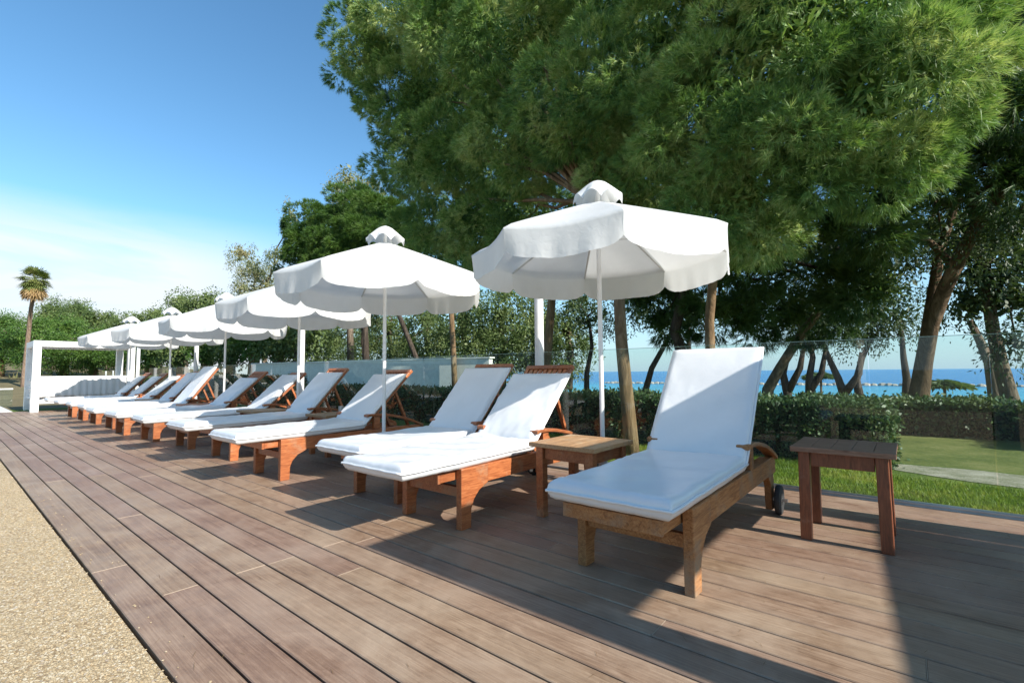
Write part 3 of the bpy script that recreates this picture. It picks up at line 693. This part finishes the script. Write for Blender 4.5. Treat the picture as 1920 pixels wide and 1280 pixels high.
def make_pine(name, label, tpts, trad, lobes, mat, bmat, clump_density=1.5, rc=.30, tuf=46, nn=24, ln=.15, wd=.0075, extra=None, group=None, fill=1., cat='tree'):
    t = empty(name, (tpts[0].x, tpts[0].y, -.05)); tag(t, label, cat, group)
    inv = Vector(t.location)
    lw = lobes_world(lobes)
    mb = MB(); mb.tube([p-inv for p in tpts], trad, 12)
    fork = tpts[-1]-inv
    branches(mb, fork, [Vector(c)-inv for c, r in lw], trad[-1]*.8, len(name)+len(lw))
    if extra:
        for pts, rads in extra: mb.tube([at(*q)-inv for q in pts], rads, 8)
    mb.build('trunk', bmat, t, smooth=True)
    cc, dd = clumps(lw, clump_density, rc)
    n = len(cc); P = []; D = []
    rad = rc*rng.uniform(.7, 1.35, n)
    k = tuf
    s = sph(n*k); up = np.array([0, 0, .35]); dn = np.repeat(dd/np.linalg.norm(dd, axis=1, keepdims=True), k, 0)
    s = s+dn*.75+up*.45; s /= np.linalg.norm(s, axis=1, keepdims=True)
    sh = rng.uniform(.72, 1.0, (n*k, 1))
    p = np.repeat(cc, k, 0)+s*np.repeat(rad, k)[:, None]*sh*np.array([1.15, 1.15, .75])
    d = s+dn*.35+rng.normal(size=s.shape)*.25; d[:, 2] += .1
    V = tufts(p-np.array(inv), d, nn, ln, wd, .42)
    Q = []
    for c, r_ in lw:
        m_ = int(3800*fill*r_[0]*r_[1]); Q.append(c+sph(m_)*r_*rng.uniform(.05, .66, (m_, 1)))
    Q = np.concatenate(Q); V2 = leaves(Q-np.array(inv), rng.normal(size=Q.shape), .15, .24).reshape(-1, 4, 3)
    V2 = V2[:, [0, 1, 2, 0, 2, 3]].reshape(-1, 3); V = np.concatenate([V, V2])
    np_mesh('crown', V, np.arange(len(V)).reshape(-1, 3), mat, t)
    return t, len(V)//3
def make_leafy(name, label, tpts, trad, lobes, mat, bmat, dens=2.0, rc=.5, k=60, size=.12, aspect=.42, droop=0, core=1., extra=None, group=None, cat='tree', limbs=True):
    t = empty(name, (tpts[0].x, tpts[0].y, -.05)); tag(t, label, cat, group); inv = Vector(t.location)
    lw = lobes_world(lobes)
    mb = MB(); mb.tube([p-inv for p in tpts], trad, 10)
    if limbs: branches(mb, tpts[-1]-inv, [Vector(c)-inv for c, r in lw], trad[-1]*.75, len(lw)+7, .5)
    if extra:
        for pts, rads in extra: mb.tube([at(*q)-inv for q in pts], rads, 8)
    mb.build('trunk', bmat, t, smooth=True)
    cc, dd = clumps(lw, dens, rc); n = len(cc); rad = rc*rng.uniform(.5, 1.4, n)
    s = sph(n*k); p = np.repeat(cc, k, 0)+s*np.repeat(rad, k)[:, None]*rng.uniform(.2, 1.0, (n*k, 1))**.6
    p[:, 2] -= droop*rng.random(n*k)**2
    d = s+rng.normal(size=s.shape)*.7; d[:, 2] -= .2+droop*1.5
    V = leaves(p-np.array(inv), d, size, aspect)
    Q = []
    for c, r_ in lw:
        m_ = int(core*9*r_[0]*r_[1]/(size*size)); q = c+sph(m_)*r_*rng.uniform(.1, .85, (m_, 1)); Q.append(q)
    Q = np.concatenate(Q); V = np.concatenate([V, leaves(Q-np.array(inv), rng.normal(size=Q.shape)+np.array([0, 0, -.2]), size*1.5, .6)])
    np_mesh('crown', V, np.arange(len(V)).reshape(-1, 4), mat, t, k=4)
    return t
# --- the two big pines behind the umbrellas
pa = [(715, 105, 80, 8.2, .9), (790, 40, 110, 8.2, .9), (800, 190, 95, 8.6), (900, 60, 120, 7.8), (880, 280, 110, 8.4), (1010, 90, 130, 7.2, .9), (1010, 260, 120, 7.6),
      (780, 320, 62, 9.2), (870, 410, 80, 9.0), (960, 430, 90, 8.6), (1130, 380, 95, 7.6), (1130, 220, 120, 6.9), (930, -90, 140, 7.6), (1100, -70, 150, 7.0), (800, 440, 50, 9.4)]
pb = [(1250, 120, 150, 6.4, .9), (1240, 290, 110, 6.6), (1390, 210, 150, 6.1, .9), (1380, 370, 85, 6.2), (1300, -60, 150, 6.4), (1490, 60, 150, 6.0, .95), (1500, 300, 105, 6.1),
      (1620, 200, 125, 6.0, .9), (1650, 40, 140, 6.1, .9), (1745, 130, 75, 6.2, 1.2), (1640, 320, 60, 6.3), (1500, -120, 150, 6.1), (1300, 440, 75, 7.0), (1430, 430, 45, 6.4)]
make_pine('pine_tree', 'big pine with ridged brown trunk just behind the pole of the nearest umbrella',
    trunk_pts([(1187, 870, 5.5), (1181, 800, 5.5), (1173, 720, 5.52), (1165, 640, 5.6), (1161, 560, 5.7), (1150, 470, 5.9), (1110, 380, 6.4)]), [.095, .088, .082, .078, .074, .065, .05],
    pa, M['needles'], M['bark_pine'], 1.75, .38, 90, 22, .15, .0105, group='pines behind the umbrellas')
make_pine('pine_tree', 'big bright green pine at upper right with slim ochre trunk right of the nearest umbrella',
    trunk_pts([(1342, 760, 7.2), (1332, 660, 7.2), (1330, 600, 7.2), (1337, 520, 7.1), (1345, 430, 6.9), (1370, 330, 6.6)]), [.075, .07, .066, .062, .055, .045],
    pb, M['needles'], M['bark_pine'], 2.5, .31, 95, 24, .125, .008, group='pines behind the umbrellas')
# --- pines and gum trees left of them
make_pine('pine_tree', 'smaller rounded bright green pine rising just left of the second umbrella cap',
    trunk_pts([(690, 790, 12), (688, 700, 12), (684, 600, 12), (680, 540, 12)]), [.16, .14, .12, .1],
    [(592, 425, 42, 12.5, .9), (580, 465, 40, 12), (625, 450, 44, 12.2), (668, 400, 44, 12.5, .9), (712, 410, 50, 12), (690, 465, 60, 12), (640, 480, 50, 11.6), (745, 440, 50, 12), (575, 500, 35, 12)],
    M['needles_far'], M['bark_dark'], 2.0, .42, 80, 18, .2, .016)
make_leafy('gum_tree', 'thin drooping gum tree with reddish tips above the third umbrella', trunk_pts([(500, 780, 15), (495, 640, 15), (490, 560, 15)]), [.2, .16, .12],
    [(455, 475, 26, 15), (480, 510, 36, 15), (525, 480, 24, 15), (545, 400, 18, 15, 1.6), (500, 545, 40, 15), (450, 540, 20, 15)], M['gum'], M['bark_grey'], 1.5, .38, 60, .17, .26, 1.1, .5)
make_leafy('gum_tree', 'drooping gum tree whose feathery top shows above the rounded pine', trunk_pts([(660, 780, 17), (655, 560, 17), (650, 450, 17)]), [.25, .2, .14],
    [(655, 335, 26, 17, 1.1), (690, 350, 24, 17), (630, 350, 20, 17), (665, 385, 40, 17), (712, 365, 20, 17)], M['gum'], M['bark_grey'], 1.5, .42, 60, .18, .26, .9, .5)
# --- mid green wood behind the loungers, centre
cw = [(590, 620, 60, 18), (660, 600, 55, 19), (730, 610, 60, 17), (800, 600, 70, 16), (870, 600, 75, 15), (940, 590, 75, 15), (1000, 600, 60, 16), (1065, 610, 55, 17)]
lab = ['olive green tree behind the third umbrella pole', 'thin olive green tree left of the second umbrella pole', 'olive green tree just right of the second umbrella pole',
       'leafy olive green tree behind the dark leaning trunk', 'dense mid green tree right of the slim brown trunk', 'dense mid green tree between first and second umbrellas', 'olive green tree left of the thick white post', 'pale green low tree right of the thick white post']
for i, (px, py, r, Y) in enumerate(cw):
    make_leafy('olive_tree', lab[i], trunk_pts([(px, 730, Y), (px+4, 660, Y), (px-2, 620, Y)]), [.2, .16, .12],
        [(px, py, r*.8, Y), (px-r*.5, py+42, r*.6, Y-.4), (px+r*.5, py+38, r*.6, Y-.3), (px, py+75, r*.75, Y-.6), (px+8, py-38, r*.45, Y)],
        M['olive'], M['bark_grey'], 1.5, .40, 110, .105, .38, .2, .6, group='trees behind the loungers')
# bare dark trunks standing in front of the wood
def pole_tree(label, pts, rads, lobes, bm='bark_dark', lm='darkleaf', **k):
    return make_leafy('tree', label, trunk_pts(pts), rads, lobes, M[lm], M[bm], **k)
pole_tree('dark slanting tree trunk leaning left between second umbrella pole and wood', [(800, 720, 13), (772, 650, 13), (752, 600, 13), (735, 560, 13), (710, 500, 13)], [.11, .105, .1, .095, .08], [(700, 470, 40, 13), (735, 480, 40, 13)], lm='olive')
pole_tree('straight reddish brown trunk right of the second umbrella pole', [(853, 740, 10), (851, 680, 10), (848, 620, 10), (845, 560, 10), (842, 480, 10)], [.085, .085, .08, .078, .07], [(842, 460, 50, 10.3), (900, 500, 50, 10.5)], 'bark_pine', 'needles_dark')
pole_tree('reddish brown trunk directly right of the thick white post', [(1022, 760, 9), (1024, 690, 9), (1030, 620, 9), (1036, 540, 9), (1040, 470, 9)], [.10, .10, .10, .095, .08], [(1040, 440, 60, 9.2), (1080, 500, 40, 9.4)], 'bark_pine', 'needles_dark')
pole_tree('slim dark upright trunk between the third umbrella and second umbrella poles', [(682, 740, 14), (684, 680, 14), (680, 640, 14), (682, 600, 14), (680, 540, 14)], [.1, .1, .09, .09, .08], [(700, 560, 40, 14.3), (690, 600, 30, 14.6)])
# --- right hand side: shade trees
make_leafy('tree', 'large leaning tree with thick ridged trunk rising from behind the hedge at right',
    trunk_pts([(1716, 800, 10.8), (1722, 750, 10.8), (1732, 680, 10.8), (1745, 610, 10.6), (1772, 540, 10.4), (1805, 470, 10.2), (1838, 410, 10.0), (1880, 360, 9.8), (1935, 310, 9.6)]),
    [.19, .15, .125, .115, .105, .10, .09, .08, .06],
    [(1760, 80, 110, 10.5), (1860, 120, 120, 10), (1900, 260, 110, 9.8), (1800, 250, 90, 10.5), (1880, -20, 130, 10), (1710, 300, 80, 10.8), (1750, 420, 60, 11), (1890, 440, 90, 10.2), (1680, 440, 60, 11)],
    M['darkleaf'], M['bark_brown'], 2.4, .40, 150, .085, .30, .2, .3,
    extra=[([(1733, 660, 10.8), (1748, 560, 10.9), (1762, 470, 11), (1790, 390, 11), (1812, 330, 11)], [.10, .085, .07, .05, .03]),
           ([(1838, 412, 10), (1820, 350, 10.1), (1790, 290, 10.2), (1765, 255, 10.3)], [.09, .07, .055, .04]),
           ([(1790, 500, 10.3), (1745, 455, 10.5), (1690, 440, 10.7), (1600, 432, 11)], [.06, .05, .04, .02]),
           ([(1880, 360, 9.8), (1905, 290, 9.7), (1890, 200, 9.7), (1870, 110, 9.7)], [.09, .08, .06, .04])])
make_leafy('tree', 'dark tree leaning right with a long slanting trunk, beside the upright lounger back',
    trunk_pts([(1436, 790, 12.5), (1440, 730, 12.5), (1462, 690, 12.5), (1500, 630, 12.4), (1545, 570, 12.3), (1580, 525, 12.2), (1612, 480, 12.1)]), [.15, .125, .105, .095, .09, .08, .07],
    [(1560, 470, 80, 12.4), (1480, 480, 80, 12.8), (1640, 500, 80, 12.4), (1420, 540, 70, 13), (1500, 560, 60, 13), (1590, 560, 55, 12.8), (1660, 420, 80, 12.2), (1400, 450, 80, 12.8)],
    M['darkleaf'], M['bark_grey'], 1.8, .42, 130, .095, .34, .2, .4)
make_leafy('tree', 'dark tree with twin trunks leaning left at the right edge',
    trunk_pts([(1905, 800, 13), (1896, 755, 13), (1878, 690, 13), (1862, 620, 13), (1850, 540, 13), (1845, 460, 13)]), [.17, .14, .12, .105, .095, .08],
    [(1850, 520, 70, 13), (1900, 560, 70, 13), (1820, 570, 50, 13.2), (1930, 480, 80, 13), (1840, 420, 90, 13), (1790, 480, 50, 13.4), (1905, 640, 24, 12.8)],
    M['darkleaf'], M['bark_grey'], 1.8, .42, 130, .095, .34, .3,
    extra=[([(1875, 800, 14.5), (1866, 740, 14.5), (1856, 680, 14.5), (1838, 640, 14.5), (1818, 600, 14.5)], [.14, .12, .10, .08, .06])])
sm = [(1478, [(1482, 775), (1478, 745), (1468, 700), (1478, 660), (1500, 620)], [(1490, 600, 50), (1450, 610, 40)], 'twisted dark small tree with forked stem, leftmost before the sea'),
      (1522, [(1518, 775), (1518, 745), (1517, 710), (1524, 670), (1516, 630)], [(1530, 600, 40), (1508, 630, 18)], 'slim dark small tree with straight stem before the sea'),
      (1575, [(1592, 775), (1585, 748), (1572, 710), (1556, 675), (1542, 640)], [(1560, 610, 52), (1600, 620, 40)], 'dark small tree with S shaped forked stem before the sea'),
      (1612, [(1613, 775), (1612, 745), (1606, 712), (1616, 672), (1636, 630)], [(1645, 600, 42), (1618, 630, 18)], 'dark small tree curving right, second from the big leaning trunk'),
      (1690, [(1700, 775), (1700, 745), (1700, 710), (1694, 670), (1690, 620)], [(1690, 590, 50), (1660, 560, 45)], 'small tree half hidden behind the thick leaning trunk'),
      (1290, [(1290, 775), (1288, 745), (1286, 700), (1292, 660), (1290, 600)], [(1290, 580, 60), (1340, 570, 50)], 'shadowy tree behind the slim ochre pine trunk'),
      (1215, [(1205, 775), (1208, 740), (1222, 690), (1250, 640), (1280, 580)], [(1260, 590, 45), (1200, 585, 36), (1230, 550, 60)], 'shadowy slanting tree right of the ridged pine trunk'),
      (1110, [(1100, 775), (1100, 740), (1100, 700), (1110, 650), (1105, 600)], [(1095, 600, 34), (1090, 560, 40), (1130, 590, 34)], 'grey green tree between the thick white post and nearest umbrella pole')]
for i, (px, pts, lb, la) in enumerate(sm):
    Y = 19+.5*i if i < 5 else 15
    s_ = 1 if i < 5 else .8
    ex = []
    if i in (0, 1, 2): ex = [([(pts[1][0], pts[1][1]-12, Y), (pts[1][0]+(22 if i < 2 else 26)*(1 if i != 2 else 1), pts[2][1]-10, Y), (pts[1][0]+30, pts[3][1]-15, Y)], [.13, .10, .06])]
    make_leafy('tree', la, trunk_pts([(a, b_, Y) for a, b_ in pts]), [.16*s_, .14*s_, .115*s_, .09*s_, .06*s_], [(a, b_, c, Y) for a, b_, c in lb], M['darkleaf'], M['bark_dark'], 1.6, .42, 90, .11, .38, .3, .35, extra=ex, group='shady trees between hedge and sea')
# a darker canopy further back, upper right
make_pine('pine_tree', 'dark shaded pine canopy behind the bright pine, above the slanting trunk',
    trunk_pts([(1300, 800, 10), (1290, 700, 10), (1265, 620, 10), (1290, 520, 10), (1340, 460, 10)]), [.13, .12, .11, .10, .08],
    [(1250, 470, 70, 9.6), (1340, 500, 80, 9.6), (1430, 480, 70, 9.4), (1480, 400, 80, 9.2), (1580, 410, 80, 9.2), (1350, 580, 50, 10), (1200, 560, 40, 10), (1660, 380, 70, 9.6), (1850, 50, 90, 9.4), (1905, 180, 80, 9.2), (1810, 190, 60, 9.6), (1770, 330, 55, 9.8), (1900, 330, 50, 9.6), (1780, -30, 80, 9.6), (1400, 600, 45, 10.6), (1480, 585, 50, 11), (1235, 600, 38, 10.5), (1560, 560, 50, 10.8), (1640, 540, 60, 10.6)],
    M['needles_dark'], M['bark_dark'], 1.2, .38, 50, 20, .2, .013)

b = MB(); b.m = Matrix.Translation((-15, 9.5, 0)) @ Matrix.Rotation(R(10), 4, 'Z'); b.box(-6, 5.6, -.1, .1, -.05, 1.42); b.box(-6.05, 5.65, -.14, .14, 1.421, 1.46)  # added wall for the pale band in the glass, turned to catch sun
tag(b.build('stand_in_wall', plain('pale rendered wall', (.82, .82, .76), .8)), 'added low wall standing in for the pale band in the glass, left of centre', 'wall')
# --- hedges
def hedge(name, label, x0, x1, y0, y1, h, n, size, z0=-.05, mat='hedgeleaf', wob=.07):
    t = empty(name, ((x0+x1)/2, y0, z0)); tag(t, label, 'hedge'); cx = (x0+x1)/2
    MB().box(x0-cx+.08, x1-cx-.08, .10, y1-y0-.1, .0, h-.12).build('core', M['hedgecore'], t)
    a = rng.random(n); Lx, Ly = x1-x0, y1-y0
    x = rng.uniform(0, Lx, n); y = rng.uniform(0, Ly, n); z = rng.uniform(0, h, n)
    fa = Lx*h; to = Lx*Ly; en = Ly*h; tot = 2*fa+to+2*en
    u = a*tot
    f1 = u < fa; f2 = (u >= fa) & (u < fa+to); f3 = (u >= fa+to) & (u < 2*fa+to); f4 = (u >= 2*fa+to) & (u < 2*fa+to+en); f5 = u >= 2*fa+to+en
    nrm = np.zeros((n, 3))
    y[f1] = 0; nrm[f1] = (0, -1, 0); z[f2] = h; nrm[f2] = (0, 0, 1); y[f3] = Ly; nrm[f3] = (0, 1, 0); x[f4] = 0; nrm[f4] = (-1, 0, 0); x[f5] = Lx; nrm[f5] = (1, 0, 0)
    w_ = wob*(np.sin(x*3.1+1)+np.sin(x*7.3+2)*.6+np.sin(z*9+x*2)*.5)
    p = np.stack([x+x0-cx, y, z], 1)+nrm*(w_*.5-.05)[:, None]+rng.normal(size=(n, 3))*.035-nrm*rng.random((n, 1))*.10
    p[:, 2] = np.maximum(p[:, 2], .01)
    d = nrm*.6+rng.normal(size=(n, 3))*.7
    V = leaves(p, d, size, .55)
    np_mesh('leaves', V, np.arange(4*n).reshape(-1, 4), M[mat], t, k=4)
hedge('hedge', 'clipped dark green hedge with small glossy leaves behind the glass, right of the upright lounger', -3.3, -.14, 6.35, 7.4, .67, 60000, .05, wob=.13)
hedge('hedge', 'dark hedge behind the glass between the loungers and the wood', -16, -3.5, 6.6, 7.7, .70, 80000, .06)
hedge('hedge', 'farther low hedge beyond the dry lawn at right', -1.6, 7.5, 9.9, 11.2, .56, 42000, .07)
hedge('hedge', 'leafy hedge at the right edge beyond the dry lawn', 1.75, 4.5, 8.9, 9.9, .62, 16000, .07)
hedge('hedge', 'long far hedge along the lawn at left behind the day bed', -33, -16.5, 7.2, 8.4, .95, 50000, .10)

# --- far wood at the left: every tree a thing
far = [(-2, 620, 46, 34, 'n'), (60, 625, 44, 36, 'n'), (120, 628, 44, 38, 'n'), (175, 640, 40, 38, 'n'), (225, 640, 36, 36, 'n'), (100, 580, 28, 52, 'o'), (150, 584, 28, 52, 'o'), (200, 596, 26, 50, 'o'), (255, 610, 28, 48, 'o'),
       (280, 640, 36, 30, 'n'), (330, 630, 38, 28, 'o'), (385, 625, 40, 27, 'n'), (430, 620, 42, 26, 'o'), (475, 610, 44, 24, 'n'), (520, 610, 44, 23, 'o'), (296, 588, 20, 46, 'o'), (345, 564, 22, 40, 'o'), (392, 560, 22, 38, 'o'), (560, 600, 46, 22, 'o')]
fl = ['round bright green pine at the left edge', 'round bright green pine behind the palm trunk', 'spreading bright green pine above the day bed beam', 'bright green pine above the middle of the day bed', 'bright green pine behind the farthest umbrella',
      'brownish distant tree top right of the palm', 'brownish distant tree top on the skyline above the day bed', 'distant tree on the skyline left of the last umbrella cap', 'distant tree just left of the fifth umbrella cap',
      'dark green pine behind the last lounger backs', 'olive tree behind the fifth umbrella pole', 'green pine left of the fourth umbrella pole', 'olive tree behind the fourth umbrella pole', 'green pine between fourth and third umbrella poles', 'olive tree left of the third umbrella pole',
      'small far tree top between two umbrella caps', 'far tree top above the fifth umbrella', 'far tree top rising beside the fourth umbrella cap', 'tall olive tree behind the third umbrella canopy']
for i, (px, py, r, Y_, kd) in enumerate(far):
    # distances are measured along the view, then turned into Y
    d = FW + RT*((px-960)/CF); Y = max(3.0, Y_*d.y)
    g0 = 700
    lob = [(px, py, r*.85, Y, .7), (px-r*.55, py+r*.45, r*.6, Y*.99, .8), (px+r*.55, py+r*.4, r*.6, Y*.985, .8), (px, py+r*.95, r*.8, Y*.97, .8), (px+r*.2, py-r*.35, r*.5, Y, .7)]
    if py < 605: lob = lob[:3]+[(px, py+r*.9, r*.8, Y, .8)]
    sc = 34/ (CF/(Y_)) 
    if kd == 'n':
        make_leafy('pine_tree', fl[i], trunk_pts([(px, 715, Y), (px+2, 670, Y), (px, 640, Y)]), [.3, .25, .18], lob, M['needles_far'], M['bark_pine'], 1.1, .55, 170, .12, .42, 0, group='far trees behind the day bed')
    else:
        make_leafy('olive_tree', fl[i], trunk_pts([(px, 715, Y), (px+2, 660, Y), (px, 630, Y)]), [.3, .25, .18], lob, M['olive'], M['bark_grey'], .8, .7, 120, .19, .42, .1, group='far trees behind the day bed')

# --- palm tree
def palm():
    pts = trunk_pts([(44, 742, 3.2), (46, 700, 3.2), (52, 640, 3.2), (58, 580, 3.2), (64, 545, 3.2)])
    t = empty('palm_tree', (pts[0].x, pts[0].y, -.05)); tag(t, 'tall fan palm with dead brown fronds under its green head, left of the day bed', 'palm tree'); inv = Vector(t.location)
    pts = [p-inv for p in pts]
    MB().tube(pts, [.17, .13, .105, .09, .09], 12).build('trunk', M['bark_palm'], t, smooth=True)
    top = pts[-1]; V = []; V2 = []
    sc = scale_at(top+inv); ctr = top+Vector((0, 0, 22/sc))
    def fan(o, d, Lr, out, n=16):
        d = d.normalized(); s = d.cross(Vector((0, 0, 1))); s = s.normalized() if s.length > .01 else Vector((1, 0, 0)); u = s.cross(d)
        tip = o+d*Lr*.45
        for i in range(n):
            a = (i/(n-1)-.5)*3.2; q = d*math.cos(a)+s*math.sin(a)+u*random.uniform(-.1, .15); q.normalize()
            e = tip+q*Lr*.55*(1-.25*abs(a)/1.6); e.z -= Lr*.10; wv = q.cross(u).normalized()*Lr*.028
            out.extend([tuple(tip), tuple(tip+q*Lr*.3+wv), tuple(e), tuple(tip+q*Lr*.3-wv)])
        wv = s*Lr*.012; out.extend([tuple(o-wv), tuple(o+wv), tuple(tip+wv), tuple(tip-wv)])
    Lr = 28/sc
    for i in range(84):
        d = Vector(tuple(sph(1)[0])); d.z = d.z*1.1+.1; fan(ctr, d, Lr*random.uniform(.85, 1.2), V)
    for i in range(60):
        a = random.uniform(0, 6.28); q_ = random.uniform(.2, .8); d = Vector((math.cos(a)*q_, math.sin(a)*q_, -1)); fan(ctr+Vector((0, 0, -6/sc)), d, Lr*random.uniform(.9, 1.4), V2, 12)
    np_mesh('crown', V, np.arange(len(V)).reshape(-1, 4), M['palmleaf'], t, k=4)
    np_mesh('dead_fronds', V2, np.arange(len(V2)).reshape(-1, 4), M['drypalm'], t, k=4)
palm()

# --- spiky plants and shrubs near the day bed
def agave(px, py, Y, r, label):
    c = at(px, py, Y); c.z = -.05; t = empty('agave_plant', c); tag(t, label, 'plant', 'spiky plants on the lawn behind the day bed'); V = []
    for i in range(46):
        a = random.uniform(0, 6.28); e = random.uniform(.15, 1.4); d = Vector((math.cos(a)*math.cos(e), math.sin(a)*math.cos(e), math.sin(e))); s = Vector((-math.sin(a), math.cos(a), 0))*r*.045
        m_ = d*r*.55; tp = d*r*random.uniform(.85, 1.1)+Vector((0, 0, -r*.15)); V += [tuple(-s), tuple(m_-s*1.2), tuple(tp), tuple(m_+s*1.2)]
        V += [tuple(s), tuple(-s), tuple(m_-s*1.2), tuple(m_+s*1.2)]
    np_mesh('leaves', V, np.arange(len(V)).reshape(-1, 4), M['gum'], t, k=4)
agave(92, 740, 5.4, 1.3, 'grey spiky agave seen through the day bed frame beside its front post')
agave(25, 745, 3.6, 1.6, 'grey spiky agave left of the palm trunk')

# --- breakwater and beach parasols
rk = MB()
def rock(c, r, sd_):
    rr = np.random.default_rng(sd_); n = 7; P = []
    for i in range(5):
        th = math.pi*i/4; P.append([(c[0]+r*rr.uniform(.8, 1.2)*math.sin(th)*math.cos(2*math.pi*j/n), c[1]+r*math.sin(th)*math.sin(2*math.pi*j/n), c[2]+r*.6*math.cos(th)) for j in range(n)]); P[-1].append(P[-1][0])
    rk.grid(P)
for i in range(150): rock((-70+i*1.15+random.uniform(-.3, .3), 128+random.uniform(-1, 1), -2.45), random.uniform(.5, .95), i)
tag(rk.build('breakwater', plain('pale rock', (.42, .36, .30), .9)), 'low line of pale rocks lying offshore in the blue sea', 'breakwater')
def thatch(px, py, Y, rp, label):
    c = at(px, py, Y); sc = scale_at(c); r = rp/sc; t = empty('beach_parasol', (c.x, c.y, -1.2)); tag(t, label, 'parasol', 'straw parasols on the beach')
    z = c.z+1.2
    MB().tube([(0, 0, 0), (.05, 0, z)], .05, 8).build('pole', M['bark_grey'], t)
    n = 2600; a = rng.uniform(0, 6.28, n); f = rng.random(n)**.5; p = np.stack([np.cos(a)*r*f, np.sin(a)*r*f, z+r*.35*(1-f)], 1)
    d = np.stack([np.cos(a), np.sin(a), -.5*np.ones(n)], 1)+rng.normal(size=(n, 3))*.2
    V = leaves(p, d, .30, .2); np_mesh('thatch', V, np.arange(4*n).reshape(-1, 4), M['olive'], t, k=4)
thatch(1768, 722, 26, 34, 'olive thatched parasol right of the thick leaning trunk, seen against the sea')
thatch(1537, 704, 28, 20, 'small thatched parasol between the thin dark trunks')

# --- pool house behind the photographer (it shows only as a reflection in the glass)
ph = empty('pool_house', (-14, -22, 0)); tag(ph, 'low white pool house across the terrace, reflected in the glass fence', 'building')
MB().box(-16, 12, -6, 0, 0, 3.1).build('wall', plain('white render', (.74, .73, .70), .8), ph)
MB().box(-16.5, 12.5, -6.5, .8, 3.101, 3.35).build('roof', plain('roof slab', (.6, .6, .58), .8), ph)
for k in range(6):
    wv = MB().box(-14+k*4.4, -11.4+k*4.4, .004, .05, .05, 2.4).build('window', M['rubber'], ph)
    MB().box(-14+k*4.4+.1, -11.4+k*4.4-.1, .052, .07, .15, 2.3).build('pane', plain('dark window glass', (.05, .07, .08), .1), wv)
print('tris total', sum(len(o.data.polygons) for o in C.objects if o.type == 'MESH'))
